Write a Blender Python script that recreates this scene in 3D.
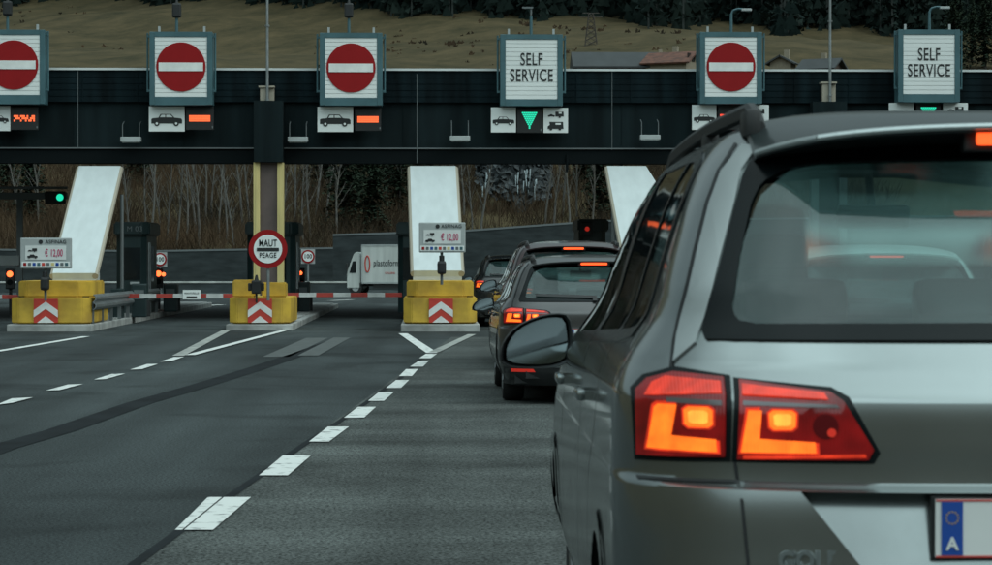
import bpy, bmesh, math, random
from mathutils import Vector, Matrix, Euler
R_ = math.radians
random.seed(7)
for o in list(bpy.data.objects): bpy.data.objects.remove(o)
S = bpy.context.scene
COL = S.collection

# ---------------------------------------------------------------- camera
FPX = 2450.0; CAMH = 1.34
PSI = math.atan(66/FPX); TH = math.atan(20.5/FPX)
cd = bpy.data.cameras.new('camera'); cam = bpy.data.objects.new('camera', cd); COL.objects.link(cam)
cam.location = (0, 0, CAMH); cam.rotation_euler = (math.pi/2-TH, 0, -PSI)
cd.sensor_width = 36; cd.lens = FPX/992*36; cd.clip_start = .1; cd.clip_end = 3000
cd.dof.use_dof = True; cd.dof.focus_distance = 36; cd.dof.aperture_fstop = 13
S.camera = cam
# ---------------------------------------------------------------- light
w = bpy.data.worlds.new('World'); S.world = w; w.use_nodes = True
nt = w.node_tree; bg = nt.nodes['Background']
sky = nt.nodes.new('ShaderNodeTexSky'); sky.sky_type = 'NISHITA'; sky.sun_disc = False
sky.sun_elevation = R_(40); sky.sun_rotation = R_(120); sky.air_density = 1.3; sky.dust_density = 4; sky.ozone_density = 1.5
hs = nt.nodes.new('ShaderNodeHueSaturation'); hs.inputs['Saturation'].default_value = .35
mx = nt.nodes.new('ShaderNodeMixRGB'); mx.blend_type = 'MULTIPLY'; mx.inputs[0].default_value = 1; mx.inputs[2].default_value = (.76, 1.0, 1.0, 1)
nt.links.new(sky.outputs[0], hs.inputs['Color']); nt.links.new(hs.outputs[0], mx.inputs[1]); # overcast: a cloud layer brightest overhead, over the sky texture
tcw = nt.nodes.new('ShaderNodeTexCoord'); sx = nt.nodes.new('ShaderNodeSeparateXYZ'); nt.links.new(tcw.outputs['Generated'], sx.inputs[0])
cr = nt.nodes.new('ShaderNodeMapRange'); cr.inputs['From Min'].default_value = 0; cr.inputs['From Max'].default_value = .9; cr.inputs['To Min'].default_value = 3.2; cr.inputs['To Max'].default_value = 11; nt.links.new(sx.outputs['Z'], cr.inputs[0])
cn = nt.nodes.new('ShaderNodeTexNoise'); cn.inputs['Scale'].default_value = 2.6; cn.inputs['Detail'].default_value = 5; nt.links.new(tcw.outputs['Generated'], cn.inputs['Vector'])
c2 = nt.nodes.new('ShaderNodeMapRange'); c2.inputs['From Min'].default_value = .3; c2.inputs['From Max'].default_value = .7; c2.inputs['To Min'].default_value = .65; c2.inputs['To Max'].default_value = 1.3; nt.links.new(cn.outputs[0], c2.inputs[0])
cm = nt.nodes.new('ShaderNodeMath'); cm.operation = 'MULTIPLY'; nt.links.new(cr.outputs[0], cm.inputs[0]); nt.links.new(c2.outputs[0], cm.inputs[1])
dp = nt.nodes.new('ShaderNodeVectorMath'); dp.operation = 'DOT_PRODUCT'; dp.inputs[1].default_value = (.40, -.72, .56); nt.links.new(tcw.outputs['Generated'], dp.inputs[0])
dr = nt.nodes.new('ShaderNodeMapRange'); dr.interpolation_type = 'SMOOTHSTEP'; dr.inputs['From Min'].default_value = -.35; dr.inputs['From Max'].default_value = .75; dr.inputs['To Min'].default_value = .38; dr.inputs['To Max'].default_value = 1.75; nt.links.new(dp.outputs['Value'], dr.inputs[0])  # unseen sky brightened behind the camera, dimmed left and ahead, to shape reflections
dm = nt.nodes.new('ShaderNodeMath'); dm.operation = 'MULTIPLY'; nt.links.new(cm.outputs[0], dm.inputs[0]); nt.links.new(dr.outputs[0], dm.inputs[1]); cm = dm
cv = nt.nodes.new('ShaderNodeCombineXYZ')
for k_, f_ in enumerate((.80, 1.0, 1.01)):
    q_ = nt.nodes.new('ShaderNodeMath'); q_.operation = 'MULTIPLY'; q_.inputs[1].default_value = f_; nt.links.new(cm.outputs[0], q_.inputs[0]); nt.links.new(q_.outputs[0], cv.inputs[k_])
m2 = nt.nodes.new('ShaderNodeMixRGB'); m2.inputs[0].default_value = .75; nt.links.new(mx.outputs[0], m2.inputs[1]); nt.links.new(cv.outputs[0], m2.inputs[2]); nt.links.new(m2.outputs[0], bg.inputs[0])
bg.inputs[1].default_value = .10
sd = bpy.data.lights.new('sun', 'SUN'); sd.energy = .5; sd.angle = R_(25); sd.color = (1, .97, .92)
sun = bpy.data.objects.new('sun', sd); COL.objects.link(sun); sun.rotation_euler = (R_(50), 0, R_(60))
S.view_settings.view_transform = 'Standard'; S.view_settings.look = 'None'; S.view_settings.gamma = 1
S.view_settings.exposure = 0.2
S.render.engine = 'CYCLES'

def ray(u, v):
    a = (u-496)/FPX; b = (282.5-v)/FPX
    fy = math.cos(TH)+b*math.sin(TH); z = -math.sin(TH)+b*math.cos(TH)
    x = a*math.cos(PSI)+fy*math.sin(PSI); y = fy*math.cos(PSI)-a*math.sin(PSI)
    return x/y, z/y
def P(u, v, Y):                       # point of the plane at distance Y seen at a given bearing
    a, b = ray(u, v); return Vector((a*Y, Y, CAMH+b*Y))
def HY(y):                            # road profile: level to the toll plaza, gently falling behind it
    if y < 78: return 0.0
    if y < 165: t = (y-78)/87; return -.9*(3*t*t-2*t**3)
    return -.9
def G(u, v):
    a, b = ray(u, v); Y = CAMH/max(-b, 1e-4)
    for _ in range(20): Y = (CAMH-HY(Y))/max(-b, 1e-4)
    return Vector((a*Y, Y, HY(Y)))

# ---------------------------------------------------------------- materials
def mat(name, c, rough=.6, metal=0, var=.0, scale=3, bump=0, bscale=40, coat=0, c2=None, emit=None, es=0, stretch=None, det=4, spec=.5):
    m = bpy.data.materials.new(name); m.use_nodes = True; n = m.node_tree.nodes; L = m.node_tree.links
    b = n['Principled BSDF']; b.inputs['Base Color'].default_value = (*c, 1); b.inputs['Roughness'].default_value = rough
    b.inputs['Metallic'].default_value = metal; b.inputs['Coat Weight'].default_value = coat; b.inputs['Coat Roughness'].default_value = .06
    b.inputs['Specular IOR Level'].default_value = spec
    if emit: b.inputs['Emission Color'].default_value = (*emit, 1); b.inputs['Emission Strength'].default_value = es
    tc = n.new('ShaderNodeTexCoord'); src = tc.outputs['Object']
    if stretch:
        mp = n.new('ShaderNodeMapping'); mp.inputs['Scale'].default_value = stretch; L.new(src, mp.inputs[0]); src = mp.outputs[0]
    if var or c2:
        t = n.new('ShaderNodeTexNoise'); t.inputs['Scale'].default_value = scale; t.inputs['Detail'].default_value = det; L.new(src, t.inputs['Vector'])
        r = n.new('ShaderNodeValToRGB'); r.color_ramp.elements[0].position = .34; r.color_ramp.elements[1].position = .66
        a_ = tuple(x*(1-var) for x in c); b_ = c2 if c2 else tuple(min(1, x*(1+var)) for x in c)
        r.color_ramp.elements[0].color = (*a_, 1); r.color_ramp.elements[1].color = (*b_, 1)
        L.new(t.outputs[0], r.inputs[0]); L.new(r.outputs[0], b.inputs['Base Color'])
        rr = n.new('ShaderNodeMapRange'); rr.inputs['To Min'].default_value = rough*.85; rr.inputs['To Max'].default_value = min(1, rough*1.15)
        L.new(t.outputs[0], rr.inputs[0]); L.new(rr.outputs[0], b.inputs['Roughness'])
    if bump:
        t2 = n.new('ShaderNodeTexNoise'); t2.inputs['Scale'].default_value = bscale; t2.inputs['Detail'].default_value = 3; L.new(src, t2.inputs['Vector'])
        bp = n.new('ShaderNodeBump'); bp.inputs['Strength'].default_value = bump; bp.inputs['Distance'].default_value = .02
        L.new(t2.outputs[0], bp.inputs['Height']); L.new(bp.outputs[0], b.inputs['Normal'])
    return m
def asphalt(name, c, speck, streaks):
    m = mat(name, c, .85, spec=.12); n = m.node_tree.nodes; L = m.node_tree.links; b = n['Principled BSDF']
    tc = n.new('ShaderNodeTexCoord')
    f = n.new('ShaderNodeTexNoise'); f.inputs['Scale'].default_value = 55; f.inputs['Detail'].default_value = 3; f.inputs['Roughness'].default_value = .7; L.new(tc.outputs['Object'], f.inputs['Vector'])
    r1 = n.new('ShaderNodeValToRGB'); e = r1.color_ramp.elements; e[0].position = .36; e[0].color = (*[x*(1-speck) for x in c], 1); e[1].position = .62; e[1].color = (*[x*(1+speck*1.3) for x in c], 1)
    L.new(f.outputs[0], r1.inputs[0])
    sp = n.new('ShaderNodeTexVoronoi'); sp.inputs['Scale'].default_value = 26; L.new(tc.outputs['Object'], sp.inputs['Vector'])
    r2 = n.new('ShaderNodeValToRGB'); e = r2.color_ramp.elements; e[0].position = 0; e[0].color = (1, 1, 1, 1); e[1].position = .1; e[1].color = (0, 0, 0, 1); L.new(sp.outputs['Distance'], r2.inputs[0])
    wn = n.new('ShaderNodeMixRGB'); wn.inputs[2].default_value = (.2, .2, .19, 1); L.new(r1.outputs[0], wn.inputs[1])
    k = n.new('ShaderNodeMath'); k.operation = 'MULTIPLY'; k.inputs[1].default_value = .55; L.new(r2.outputs[0], k.inputs[0]); L.new(k.outputs[0], wn.inputs[0])
    mp = n.new('ShaderNodeMapping'); mp.inputs['Scale'].default_value = streaks; L.new(tc.outputs['Object'], mp.inputs[0])
    g = n.new('ShaderNodeTexNoise'); g.inputs['Scale'].default_value = 1; g.inputs['Detail'].default_value = 5; L.new(mp.outputs[0], g.inputs['Vector'])
    mr = n.new('ShaderNodeMapRange'); mr.inputs['From Min'].default_value = .3; mr.inputs['From Max'].default_value = .7; mr.inputs['To Min'].default_value = .62; mr.inputs['To Max'].default_value = 1.42; L.new(g.outputs[0], mr.inputs[0])
    st = n.new('ShaderNodeTexNoise'); st.inputs['Scale'].default_value = .55; st.inputs['Detail'].default_value = 7; st.inputs['Distortion'].default_value = .6; L.new(tc.outputs['Object'], st.inputs['Vector'])
    sr = n.new('ShaderNodeMapRange'); sr.inputs['From Min'].default_value = .34; sr.inputs['From Max'].default_value = .47; sr.inputs['To Min'].default_value = .68; sr.inputs['To Max'].default_value = 1.0; L.new(st.outputs[0], sr.inputs[0])
    wm = n.new('ShaderNodeMapping'); wm.inputs['Scale'].default_value = (1.1, .035, 1); wm.inputs['Rotation'].default_value = (0, 0, .05); L.new(tc.outputs['Object'], wm.inputs[0])
    wt = n.new('ShaderNodeTexNoise'); wt.inputs['Scale'].default_value = 1; wt.inputs['Detail'].default_value = 3; L.new(wm.outputs[0], wt.inputs['Vector'])
    wr = n.new('ShaderNodeMapRange'); wr.inputs['From Min'].default_value = .35; wr.inputs['From Max'].default_value = .6; wr.inputs['To Min'].default_value = .74; wr.inputs['To Max'].default_value = 1.12; L.new(wt.outputs[0], wr.inputs[0])
    ww = n.new('ShaderNodeMath'); ww.operation = 'MULTIPLY'; L.new(sr.outputs[0], ww.inputs[0]); L.new(wr.outputs[0], ww.inputs[1]); sr = ww
    sm_ = n.new('ShaderNodeMath'); sm_.operation = 'MULTIPLY'; L.new(mr.outputs[0], sm_.inputs[0]); L.new(sr.outputs[0], sm_.inputs[1]); mr = sm_
    mm = n.new('ShaderNodeMixRGB'); mm.blend_type = 'MULTIPLY'; mm.inputs[0].default_value = 1; L.new(wn.outputs[0], mm.inputs[1]); L.new(mr.outputs[0], mm.inputs[2]); L.new(mm.outputs[0], b.inputs['Base Color'])
    bp = n.new('ShaderNodeBump'); bp.inputs['Strength'].default_value = .5; bp.inputs['Distance'].default_value = .006; L.new(f.outputs[0], bp.inputs['Height']); L.new(bp.outputs[0], b.inputs['Normal'])
    return m
def glass(name, tint, dust_haze=.05, dcol=(.25, .32, .32), blur=0):  # dust film whose diffuse tint also stands in for milky sky reflection
    m = bpy.data.materials.new(name); m.use_nodes = True; n = m.node_tree.nodes; L = m.node_tree.links
    for x in list(n):
        if x.type == 'BSDF_PRINCIPLED': n.remove(x)
    out = n['Material Output']
    t = n.new('ShaderNodeBsdfTransparent'); t.inputs[0].default_value = (*tint, 1)
    g = n.new('ShaderNodeBsdfGlossy'); g.inputs['Roughness'].default_value = .03
    d = n.new('ShaderNodeBsdfDiffuse'); d.inputs[0].default_value = (*dcol, 1)
    if blur:
        rf = n.new('ShaderNodeBsdfRefraction'); rf.inputs['Color'].default_value = (*tint, 1); rf.inputs['Roughness'].default_value = blur; rf.inputs['IOR'].default_value = 1.08
        tb = n.new('ShaderNodeMixShader'); tb.inputs[0].default_value = .5; L.new(t.outputs[0], tb.inputs[1]); L.new(rf.outputs[0], tb.inputs[2]); t = tb
    a = n.new('ShaderNodeMixShader'); a.inputs[0].default_value = dust_haze; L.new(t.outputs[0], a.inputs[1])
    if dust_haze > .1:
        tc = n.new('ShaderNodeTexCoord'); tn = n.new('ShaderNodeTexNoise'); tn.inputs['Scale'].default_value = 3.5; tn.inputs['Detail'].default_value = 7; L.new(tc.outputs['Object'], tn.inputs['Vector'])
        mr = n.new('ShaderNodeMapRange'); mr.inputs['From Min'].default_value = .3; mr.inputs['From Max'].default_value = .7; mr.inputs['To Min'].default_value = dust_haze*.7; mr.inputs['To Max'].default_value = dust_haze*1.4; L.new(tn.outputs[0], mr.inputs[0]); L.new(mr.outputs[0], a.inputs[0]); L.new(d.outputs[0], a.inputs[2])
    lw = n.new('ShaderNodeLayerWeight'); lw.inputs[0].default_value = .5; pw = n.new('ShaderNodeMath'); pw.operation = 'POWER'; pw.inputs[1].default_value = 4; L.new(lw.outputs['Facing'], pw.inputs[0])
    fr = n.new('ShaderNodeMath'); fr.operation = 'MULTIPLY_ADD'; fr.inputs[1].default_value = .8; fr.inputs[2].default_value = .06; L.new(pw.outputs[0], fr.inputs[0])
    b = n.new('ShaderNodeMixShader'); L.new(fr.outputs[0], b.inputs[0]); L.new(a.outputs[0], b.inputs[1]); L.new(g.outputs[0], b.inputs[2]); L.new(b.outputs[0], out.inputs[0])
    return m
def paint(name, c, metal=.55, rough=.38):
    m = mat(name, c, rough, metal, var=.05, scale=2.5, coat=.8); n = m.node_tree.nodes; L = m.node_tree.links
    b = n['Principled BSDF']; out = n['Material Output']
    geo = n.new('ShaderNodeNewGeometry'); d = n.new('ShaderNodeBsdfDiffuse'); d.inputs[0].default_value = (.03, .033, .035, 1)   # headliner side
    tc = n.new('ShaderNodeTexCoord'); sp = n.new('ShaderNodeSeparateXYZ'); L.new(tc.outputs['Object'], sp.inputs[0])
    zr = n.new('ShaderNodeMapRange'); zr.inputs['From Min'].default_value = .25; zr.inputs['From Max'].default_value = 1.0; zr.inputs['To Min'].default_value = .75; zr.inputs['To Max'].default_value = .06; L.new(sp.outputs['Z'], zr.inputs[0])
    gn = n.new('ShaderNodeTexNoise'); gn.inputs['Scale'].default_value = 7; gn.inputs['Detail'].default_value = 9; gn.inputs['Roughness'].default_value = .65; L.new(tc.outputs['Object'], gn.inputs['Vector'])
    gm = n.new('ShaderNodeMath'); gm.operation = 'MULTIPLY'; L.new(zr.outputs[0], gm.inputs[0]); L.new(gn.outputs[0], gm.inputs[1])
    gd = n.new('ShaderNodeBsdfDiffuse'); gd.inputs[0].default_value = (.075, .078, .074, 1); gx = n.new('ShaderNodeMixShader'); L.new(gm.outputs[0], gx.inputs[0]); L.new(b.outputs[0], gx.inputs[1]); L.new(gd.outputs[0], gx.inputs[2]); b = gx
    ms = n.new('ShaderNodeMixShader'); L.new(geo.outputs['Backfacing'], ms.inputs[0]); L.new(b.outputs[0], ms.inputs[1]); L.new(d.outputs[0], ms.inputs[2]); L.new(ms.outputs[0], out.inputs[0])
    return m
M = {}
M['asphalt'] = asphalt('asphalt', (.034, .041, .042), .6, (.5, .12, 1))
M['asphalt_old'] = asphalt('asphalt_old', (.052, .058, .056), .95, (.25, .9, 1))
M['tar'] = mat('tar', (.013, .016, .018), .85, var=.3, scale=2, spec=.1)
M['roof_dark_reflect'] = mat('roof_dark_reflect', (.018, .026, .027), .3, coat=.3, spec=.3)  # dark hill reflection put into the colour of a silver-grey roof and spoiler
M['patch'] = mat('patch', (.065, .074, .073), .8, var=.25, scale=5, bump=.3)
M['marking'] = mat('marking', (.10, .11, .11), .7, c2=(.60, .62, .60), scale=9, det=12, bump=.2, bscale=90)
for e_, p_ in zip([x for x in M['marking'].node_tree.nodes if x.type == 'VALTORGB'][0].color_ramp.elements, (.33, .43)): e_.position = p_
M['marking_worn'] = mat('marking_worn', (.40, .41, .38), .7, c2=(.16, .17, .165), scale=5, det=8)
M['meadow'] = mat('meadow', (.030, .028, .014), .95, c2=(.092, .070, .037), scale=.14, det=14, bump=.9, bscale=1.2, stretch=(.8, .9, 2), spec=.1)
for x_ in M['meadow'].node_tree.nodes:
    if x_.type == 'TEX_NOISE': x_.inputs['Roughness'].default_value = .78
M['concrete'] = mat('concrete', (.30, .31, .30), .85, var=.3, scale=2.5, bump=.3, det=8)
M['concrete_light'] = mat('concrete_light', (.42, .44, .42), .85, var=.2, scale=1.5, bump=.2)
M['yellow'] = mat('yellow', (.62, .40, .045), .6, c2=(.36, .22, .03), scale=2.2, det=12, bump=.25, bscale=12)
M['yellow_pale'] = mat('yellow_pale', (.60, .50, .22), .6, var=.12, scale=4, stretch=(1, 1, .2))
M['brown'] = mat('brown', (.10, .075, .07), .7, var=.15, scale=3)
M['fascia'] = mat('fascia', (.006, .013, .016), .8, metal=0, var=.5, scale=1.2, stretch=(2.5, 1, .25), det=6, spec=.08)
M['fascia2'] = mat('fascia2', (.009, .016, .018), .8, var=.45, scale=1, stretch=(2, 1, .2), det=6, spec=.08)
M['soffit'] = mat('soffit', (.006, .009, .010), .8, spec=.06)
M['trim_white'] = mat('trim_white', (.62, .66, .66), .5)
M['trim_grey'] = mat('trim_grey', (.14, .16, .165), .5, .3)
M['cab_teal'] = mat('cab_teal', (.055, .125, .145), .5, .2, var=.12, scale=2)
M['face_white'] = mat('face_white', (.72, .76, .75), .5, var=.03, scale=1)
M['sign_red'] = mat('sign_red', (.27, .012, .014), .6, var=.05, spec=.12)
M['red_paint'] = mat('red_paint', (.50, .045, .03), .5, var=.1, scale=6)
M['white_paint'] = mat('white_paint', (.72, .74, .72), .5, var=.08, scale=5)
M['arm_red_shaded'] = mat('arm_red_shaded', (.34, .035, .025), .6, var=.2, scale=6)  # barrier arm red and white: duller paint copies with shade in the colour
M['arm_white_shaded'] = mat('arm_white_shaded', (.46, .48, .47), .6, var=.15, scale=5)
M['black'] = mat('black', (.012, .014, .015), .5)
M['black_gloss'] = mat('black_gloss', (.004, .007, .008), .25, spec=.18)
M['plastic'] = mat('plastic', (.02, .022, .023), .55, bump=.05)
M['dark_green'] = mat('dark_green', (.014, .030, .032), .4, var=.1)
M['panel_white'] = mat('panel_white', (.50, .55, .555), .5, var=.05, scale=2, det=5, stretch=(3, 1, .3))
M['panel_edge'] = mat('panel_edge', (.33, .30, .24), .6)
M['steel'] = mat('steel', (.30, .33, .34), .4, .7, var=.15, scale=4)
M['grey_box'] = mat('grey_box', (.34, .37, .37), .5, var=.08)
M['wall'] = mat('wall', (.034, .042, .044), .9, var=.25, scale=.6, bump=.4, bscale=3, stretch=(1, 1, 4), spec=.1)
M['orange_led'] = mat('orange_led', (.3, .05, .02), .5, emit=(1, .14, .04), es=1.2)
M['red_led'] = mat('red_led', (.3, .02, .01), .5, emit=(1, .07, .03), es=1.6)
M['green_led'] = mat('green_led', (.02, .3, .2), .5, emit=(.02, .85, .50), es=.8)
M['lamp_red'] = mat('lamp_red', (.4, .03, .01), .4, emit=(1, .12, .03), es=3)
M['magenta'] = mat('magenta', (.45, .03, .12), .5)
M['rubber'] = mat('rubber', (.014, .015, .015), .85, bump=.2)
M['rim'] = mat('rim', (.35, .37, .38), .3, .9)
M['chrome'] = mat('chrome', (.62, .66, .67), .16, 1)
M['mirror'] = mat('mirror', (.30, .36, .38), .06, 1)
M['lens_dark'] = mat('lens_dark', (.10, .003, .006), .12, coat=.35)
M['lens_glow'] = mat('lens_glow', (.12, .004, .006), .12, coat=.35, emit=(.6, .012, .012), es=.11)
M['lens_red'] = mat('lens_red', (.35, .02, .01), .2, coat=.25, emit=(.80, .04, .012), es=.62)
M['lens_lit'] = mat('lens_lit', (.6, .1, .02), .25, coat=.25, emit=(1, .15, .010), es=1.3)
M['lens_core'] = mat('lens_core', (.8, .2, .04), .25, coat=.25, emit=(1, .27, .03), es=1.5)
M['lens_grey'] = mat('lens_grey', (.22, .2, .21), .12, .4, coat=1)
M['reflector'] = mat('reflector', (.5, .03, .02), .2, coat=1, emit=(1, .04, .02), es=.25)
M['plate_white'] = mat('plate_white', (.62, .65, .64), .4, var=.05)
M['plate_red'] = mat('plate_red', (.5, .06, .05), .4)
M['plate_blue'] = mat('plate_blue', (.01, .06, .30), .4)
M['seat'] = mat('seat', (.035, .045, .048), .8, bump=.2)
M['glass_rear'] = glass('glass_rear', (.54, .82, .80), .15, (.14, .26, .26), blur=.22)
M['glass_side'] = glass('glass_side', (.10, .13, .13), .03)
M['glass_front'] = glass('glass_front', (.75, .85, .83), .03)
M['bark'] = mat('bark', (.045, .038, .032), .9, var=.3, scale=6)
M['birch'] = mat('birch', (.12, .12, .108), .8, c2=(.09, .085, .08), scale=3, stretch=(1, 1, .6))
M['birch_dim'] = mat('birch_dim', (.12, .115, .10), .8, c2=(.05, .048, .045), scale=3, stretch=(1, 1, .6))
M['twig'] = mat('twig', (.020, .018, .014), .95, c2=(.085, .056, .034), scale=.09, det=8, spec=.05)
M['needle'] = mat('needle', (.012, .022, .015), .9, c2=(.028, .042, .026), scale=.5, spec=.1)
M['far_needle'] = mat('far_needle', (.008, .015, .014), .95, c2=(.017, .026, .022), scale=.06, spec=.05)
M['far_trunk'] = mat('far_trunk', (.035, .042, .04), .9, spec=.1)
M['rock'] = mat('rock', (.022, .028, .031), .8, c2=(.06, .072, .077), scale=.35, det=9, bump=1, bscale=.8)
M['ice'] = mat('ice', (.30, .36, .38), .5, var=.2, scale=1)
M['brick_roof'] = mat('brick_roof', (.10, .042, .028), .8, var=.4, scale=1.2, stretch=(1, 1, 3))
M['wood_dark'] = mat('wood_dark', (.05, .035, .028), .8, var=.2)
M['plaster'] = mat('plaster', (.22, .19, .14), .85, var=.1)
M['slate'] = mat('slate', (.035, .04, .042), .8, var=.2, scale=.5)
M['truck_white'] = mat('truck_white', (.48, .51, .49), .5, var=.12, scale=.8, stretch=(3, 3, .3))
M['window_dark'] = mat('window_dark', (.01, .014, .016), .08)

def ribbed(m, lo, hi, sc):                # lens with vertical flutes and an uneven glow
    n = m.node_tree.nodes; L = m.node_tree.links; b = n['Principled BSDF']; tc = n.new('ShaderNodeTexCoord')
    t = n.new('ShaderNodeTexNoise'); t.inputs['Scale'].default_value = sc; t.inputs['Detail'].default_value = 2; L.new(tc.outputs['Object'], t.inputs['Vector'])
    mr = n.new('ShaderNodeMapRange'); mr.inputs['From Min'].default_value = .3; mr.inputs['From Max'].default_value = .7; es = b.inputs['Emission Strength'].default_value
    mr.inputs['To Min'].default_value = es*lo; mr.inputs['To Max'].default_value = es*hi; L.new(t.outputs[0], mr.inputs[0]); L.new(mr.outputs[0], b.inputs['Emission Strength'])
    wv = n.new('ShaderNodeTexWave'); wv.inputs['Scale'].default_value = 45; L.new(tc.outputs['Object'], wv.inputs['Vector'])
    bp = n.new('ShaderNodeBump'); bp.inputs['Strength'].default_value = .25; bp.inputs['Distance'].default_value = .002; L.new(wv.outputs['Fac'], bp.inputs['Height']); L.new(bp.outputs[0], b.inputs['Normal'])
ribbed(M['lens_red'], .55, 1.35, 18); ribbed(M['lens_lit'], .72, 1.25, 22); ribbed(M['lens_core'], .8, 1.3, 30); ribbed(M['lens_glow'], .3, 2.0, 12)
# ---------------------------------------------------------------- helpers
def link(name, bm, m, parent=None, smooth=False, recalc=True):
    me = bpy.data.meshes.new(name)
    if recalc: bmesh.ops.recalc_face_normals(bm, faces=bm.faces)
    bm.to_mesh(me); bm.free()
    for mm in (m if isinstance(m, (list, tuple)) else [m]): me.materials.append(M[mm] if isinstance(mm, str) else mm)
    if smooth:
        for p in me.polygons: p.use_smooth = True
        try: me.set_sharp_from_angle(angle=R_(38))
        except Exception: pass
    o = bpy.data.objects.new(name, me); COL.objects.link(o)
    if parent: o.parent = parent; 
    return o
def raw(name, vs, fs, m, parent=None, smooth=False):
    me = bpy.data.meshes.new(name); me.from_pydata(vs, [], fs); me.materials.append(M[m]); me.update()
    if smooth:
        for p in me.polygons: p.use_smooth = True
    o = bpy.data.objects.new(name, me); COL.objects.link(o)
    if parent: o.parent = parent
    return o
def tag(o, label=None, cat=None, group=None, kind=None):
    if label: o['label'] = label
    if cat: o['category'] = cat
    if group: o['group'] = group
    if kind: o['kind'] = kind
    return o
def thing(name, label, cat, loc, rz=0, group=None):
    o = bpy.data.objects.new(name, None); COL.objects.link(o); o.location = loc; o.rotation_euler = (0, 0, rz); o.empty_display_size = .2
    return tag(o, label, cat, group)
def copy_tree(o, parent=None):
    c = o.copy(); COL.objects.link(c)
    if parent: c.parent = parent
    for ch in list(o.children): copy_tree(ch, c)
    return c
def box(bm, c, s, rot=None, bev=0):
    r = bmesh.ops.create_cube(bm, size=1); vs = r['verts']
    bmesh.ops.scale(bm, vec=Vector(s), verts=vs)
    if bev:
        es = list({e for v in vs for e in v.link_edges})
        q = bmesh.ops.bevel(bm, geom=es, offset=bev, segments=2, affect='EDGES', profile=.6); vs = list({v for f in q['faces'] for v in f.verts} | {v for v in vs if v.is_valid})
    if rot: bmesh.ops.rotate(bm, cent=(0, 0, 0), matrix=Euler(rot).to_matrix(), verts=vs)
    bmesh.ops.translate(bm, vec=Vector(c), verts=vs); return bm
def cyl(bm, p0, p1, r0, r1=None, seg=12, caps=True):
    p0 = Vector(p0); p1 = Vector(p1); r1 = r0 if r1 is None else r1; d = p1-p0; q = d.to_track_quat('Z', 'Y')
    a = [bm.verts.new(p0+q @ Vector((r0*math.cos(t), r0*math.sin(t), 0))) for t in [2*math.pi*i/seg for i in range(seg)]]
    b = [bm.verts.new(p1+q @ Vector((r1*math.cos(t), r1*math.sin(t), 0))) for t in [2*math.pi*i/seg for i in range(seg)]]
    for i in range(seg): bm.faces.new((a[i], a[(i+1) % seg], b[(i+1) % seg], b[i]))
    if caps: bm.faces.new(a[::-1]); bm.faces.new(b)
    return bm
def tube(bm, pts, r, seg=8):
    for i in range(len(pts)-1): cyl(bm, pts[i], pts[i+1], r, seg=seg)
    return bm
def prism(bm, poly, y0, y1, ax='y'):      # poly in (x,z), pushed along y   (ax 'x': poly in (y,z); ax 'z': poly in (x,y))
    f = {'y': lambda a, b, t: (a, t, b), 'x': lambda a, b, t: (t, a, b), 'z': lambda a, b, t: (a, b, t)}[ax]
    A = [bm.verts.new(f(a, b, y0)) for a, b in poly]; B = [bm.verts.new(f(a, b, y1)) for a, b in poly]
    n = len(poly); bm.faces.new(A); bm.faces.new(B[::-1])
    for i in range(n): bm.faces.new((A[i], B[i], B[(i+1) % n], A[(i+1) % n]))
    return bm
def text(s, size, loc, m, parent=None, name='lettering', sx=1, rz=0, ext=.003, align='CENTER', bold=0):
    c = bpy.data.curves.new(name, 'FONT'); c.body = s; c.size = size; c.align_x = align; c.align_y = 'CENTER'; c.extrude = ext; c.offset = bold; c.space_character = 1.08
    t = bpy.data.objects.new(name+'_tmp', c); COL.objects.link(t); bpy.context.view_layer.update()
    me = bpy.data.meshes.new_from_object(t.evaluated_get(bpy.context.evaluated_depsgraph_get())); bpy.data.objects.remove(t)
    me.transform(Matrix.Scale(sx, 4, (1, 0, 0))); me.transform(Euler((math.pi/2, 0, rz)).to_matrix().to_4x4())
    me.materials.clear(); me.materials.append(M[m]); me.name = name
    o = bpy.data.objects.new(name, me); COL.objects.link(o); o.location = loc
    if parent: o.parent = parent
    return o
B = bmesh.new
def disc(bm, c, r, th, seg=40): return cyl(bm, (c[0], c[1]+th/2, c[2]), (c[0], c[1]-th/2, c[2]), r, seg=seg)
# ================================================================ terrain
YK = sorted(set([-300, -200, -120, -60, -30, 0, 20, 40, 60, 78]+[78+87*i/10 for i in range(11)]+[165, 185, 200, 204, 206.5]+[206.5+6*i for i in range(1, 24)]+list(range(350, 760, 12))+[800, 900]))
GP = [(0, 1.6), (50, 8.5), (145, 26.5), (190, 34), (315, 54.5), (420, 78), (520, 105), (700, 160)]
def gp(d):
    if d <= 0: return GP[0][1]
    for (a, p), (b, q) in zip(GP, GP[1:]):
        if d <= b: return p+(q-p)*(d-a)/(b-a)
    return GP[-1][1]
def TH_(x, y):
    front = y-206; side = abs(x)-60-max(0, y)*.12; back = -60-y
    n = 1.6*math.sin(x*.021+1.3)+1.1*math.sin(x*.047+y*.03)+.8*math.sin(y*.05+2)+.35*math.sin(x*.21+y*.13)
    if front > 0: return gp(front)+n*min(1, front/60)*(1+front/260)
    d = max(side, back)
    if d <= 0: return HY(y)
    return HY(y)+(gp(d)-1.6)*2.1+n*min(1, d/80)*1.2  # unseen side and rear hills raised to darken reflections on the cars
XK = sorted(set([i*12 for i in range(-60, 61)]+[i*6 for i in range(-18, 19)]))
vs = [(x, y, TH_(x, y)-(.012 if y < 204 else 0)) for y in YK for x in XK]; nx = len(XK)
fs = [(j*nx+i, j*nx+i+1, (j+1)*nx+i+1, (j+1)*nx+i) for j in range(len(YK)-1) for i in range(nx-1)]
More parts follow.
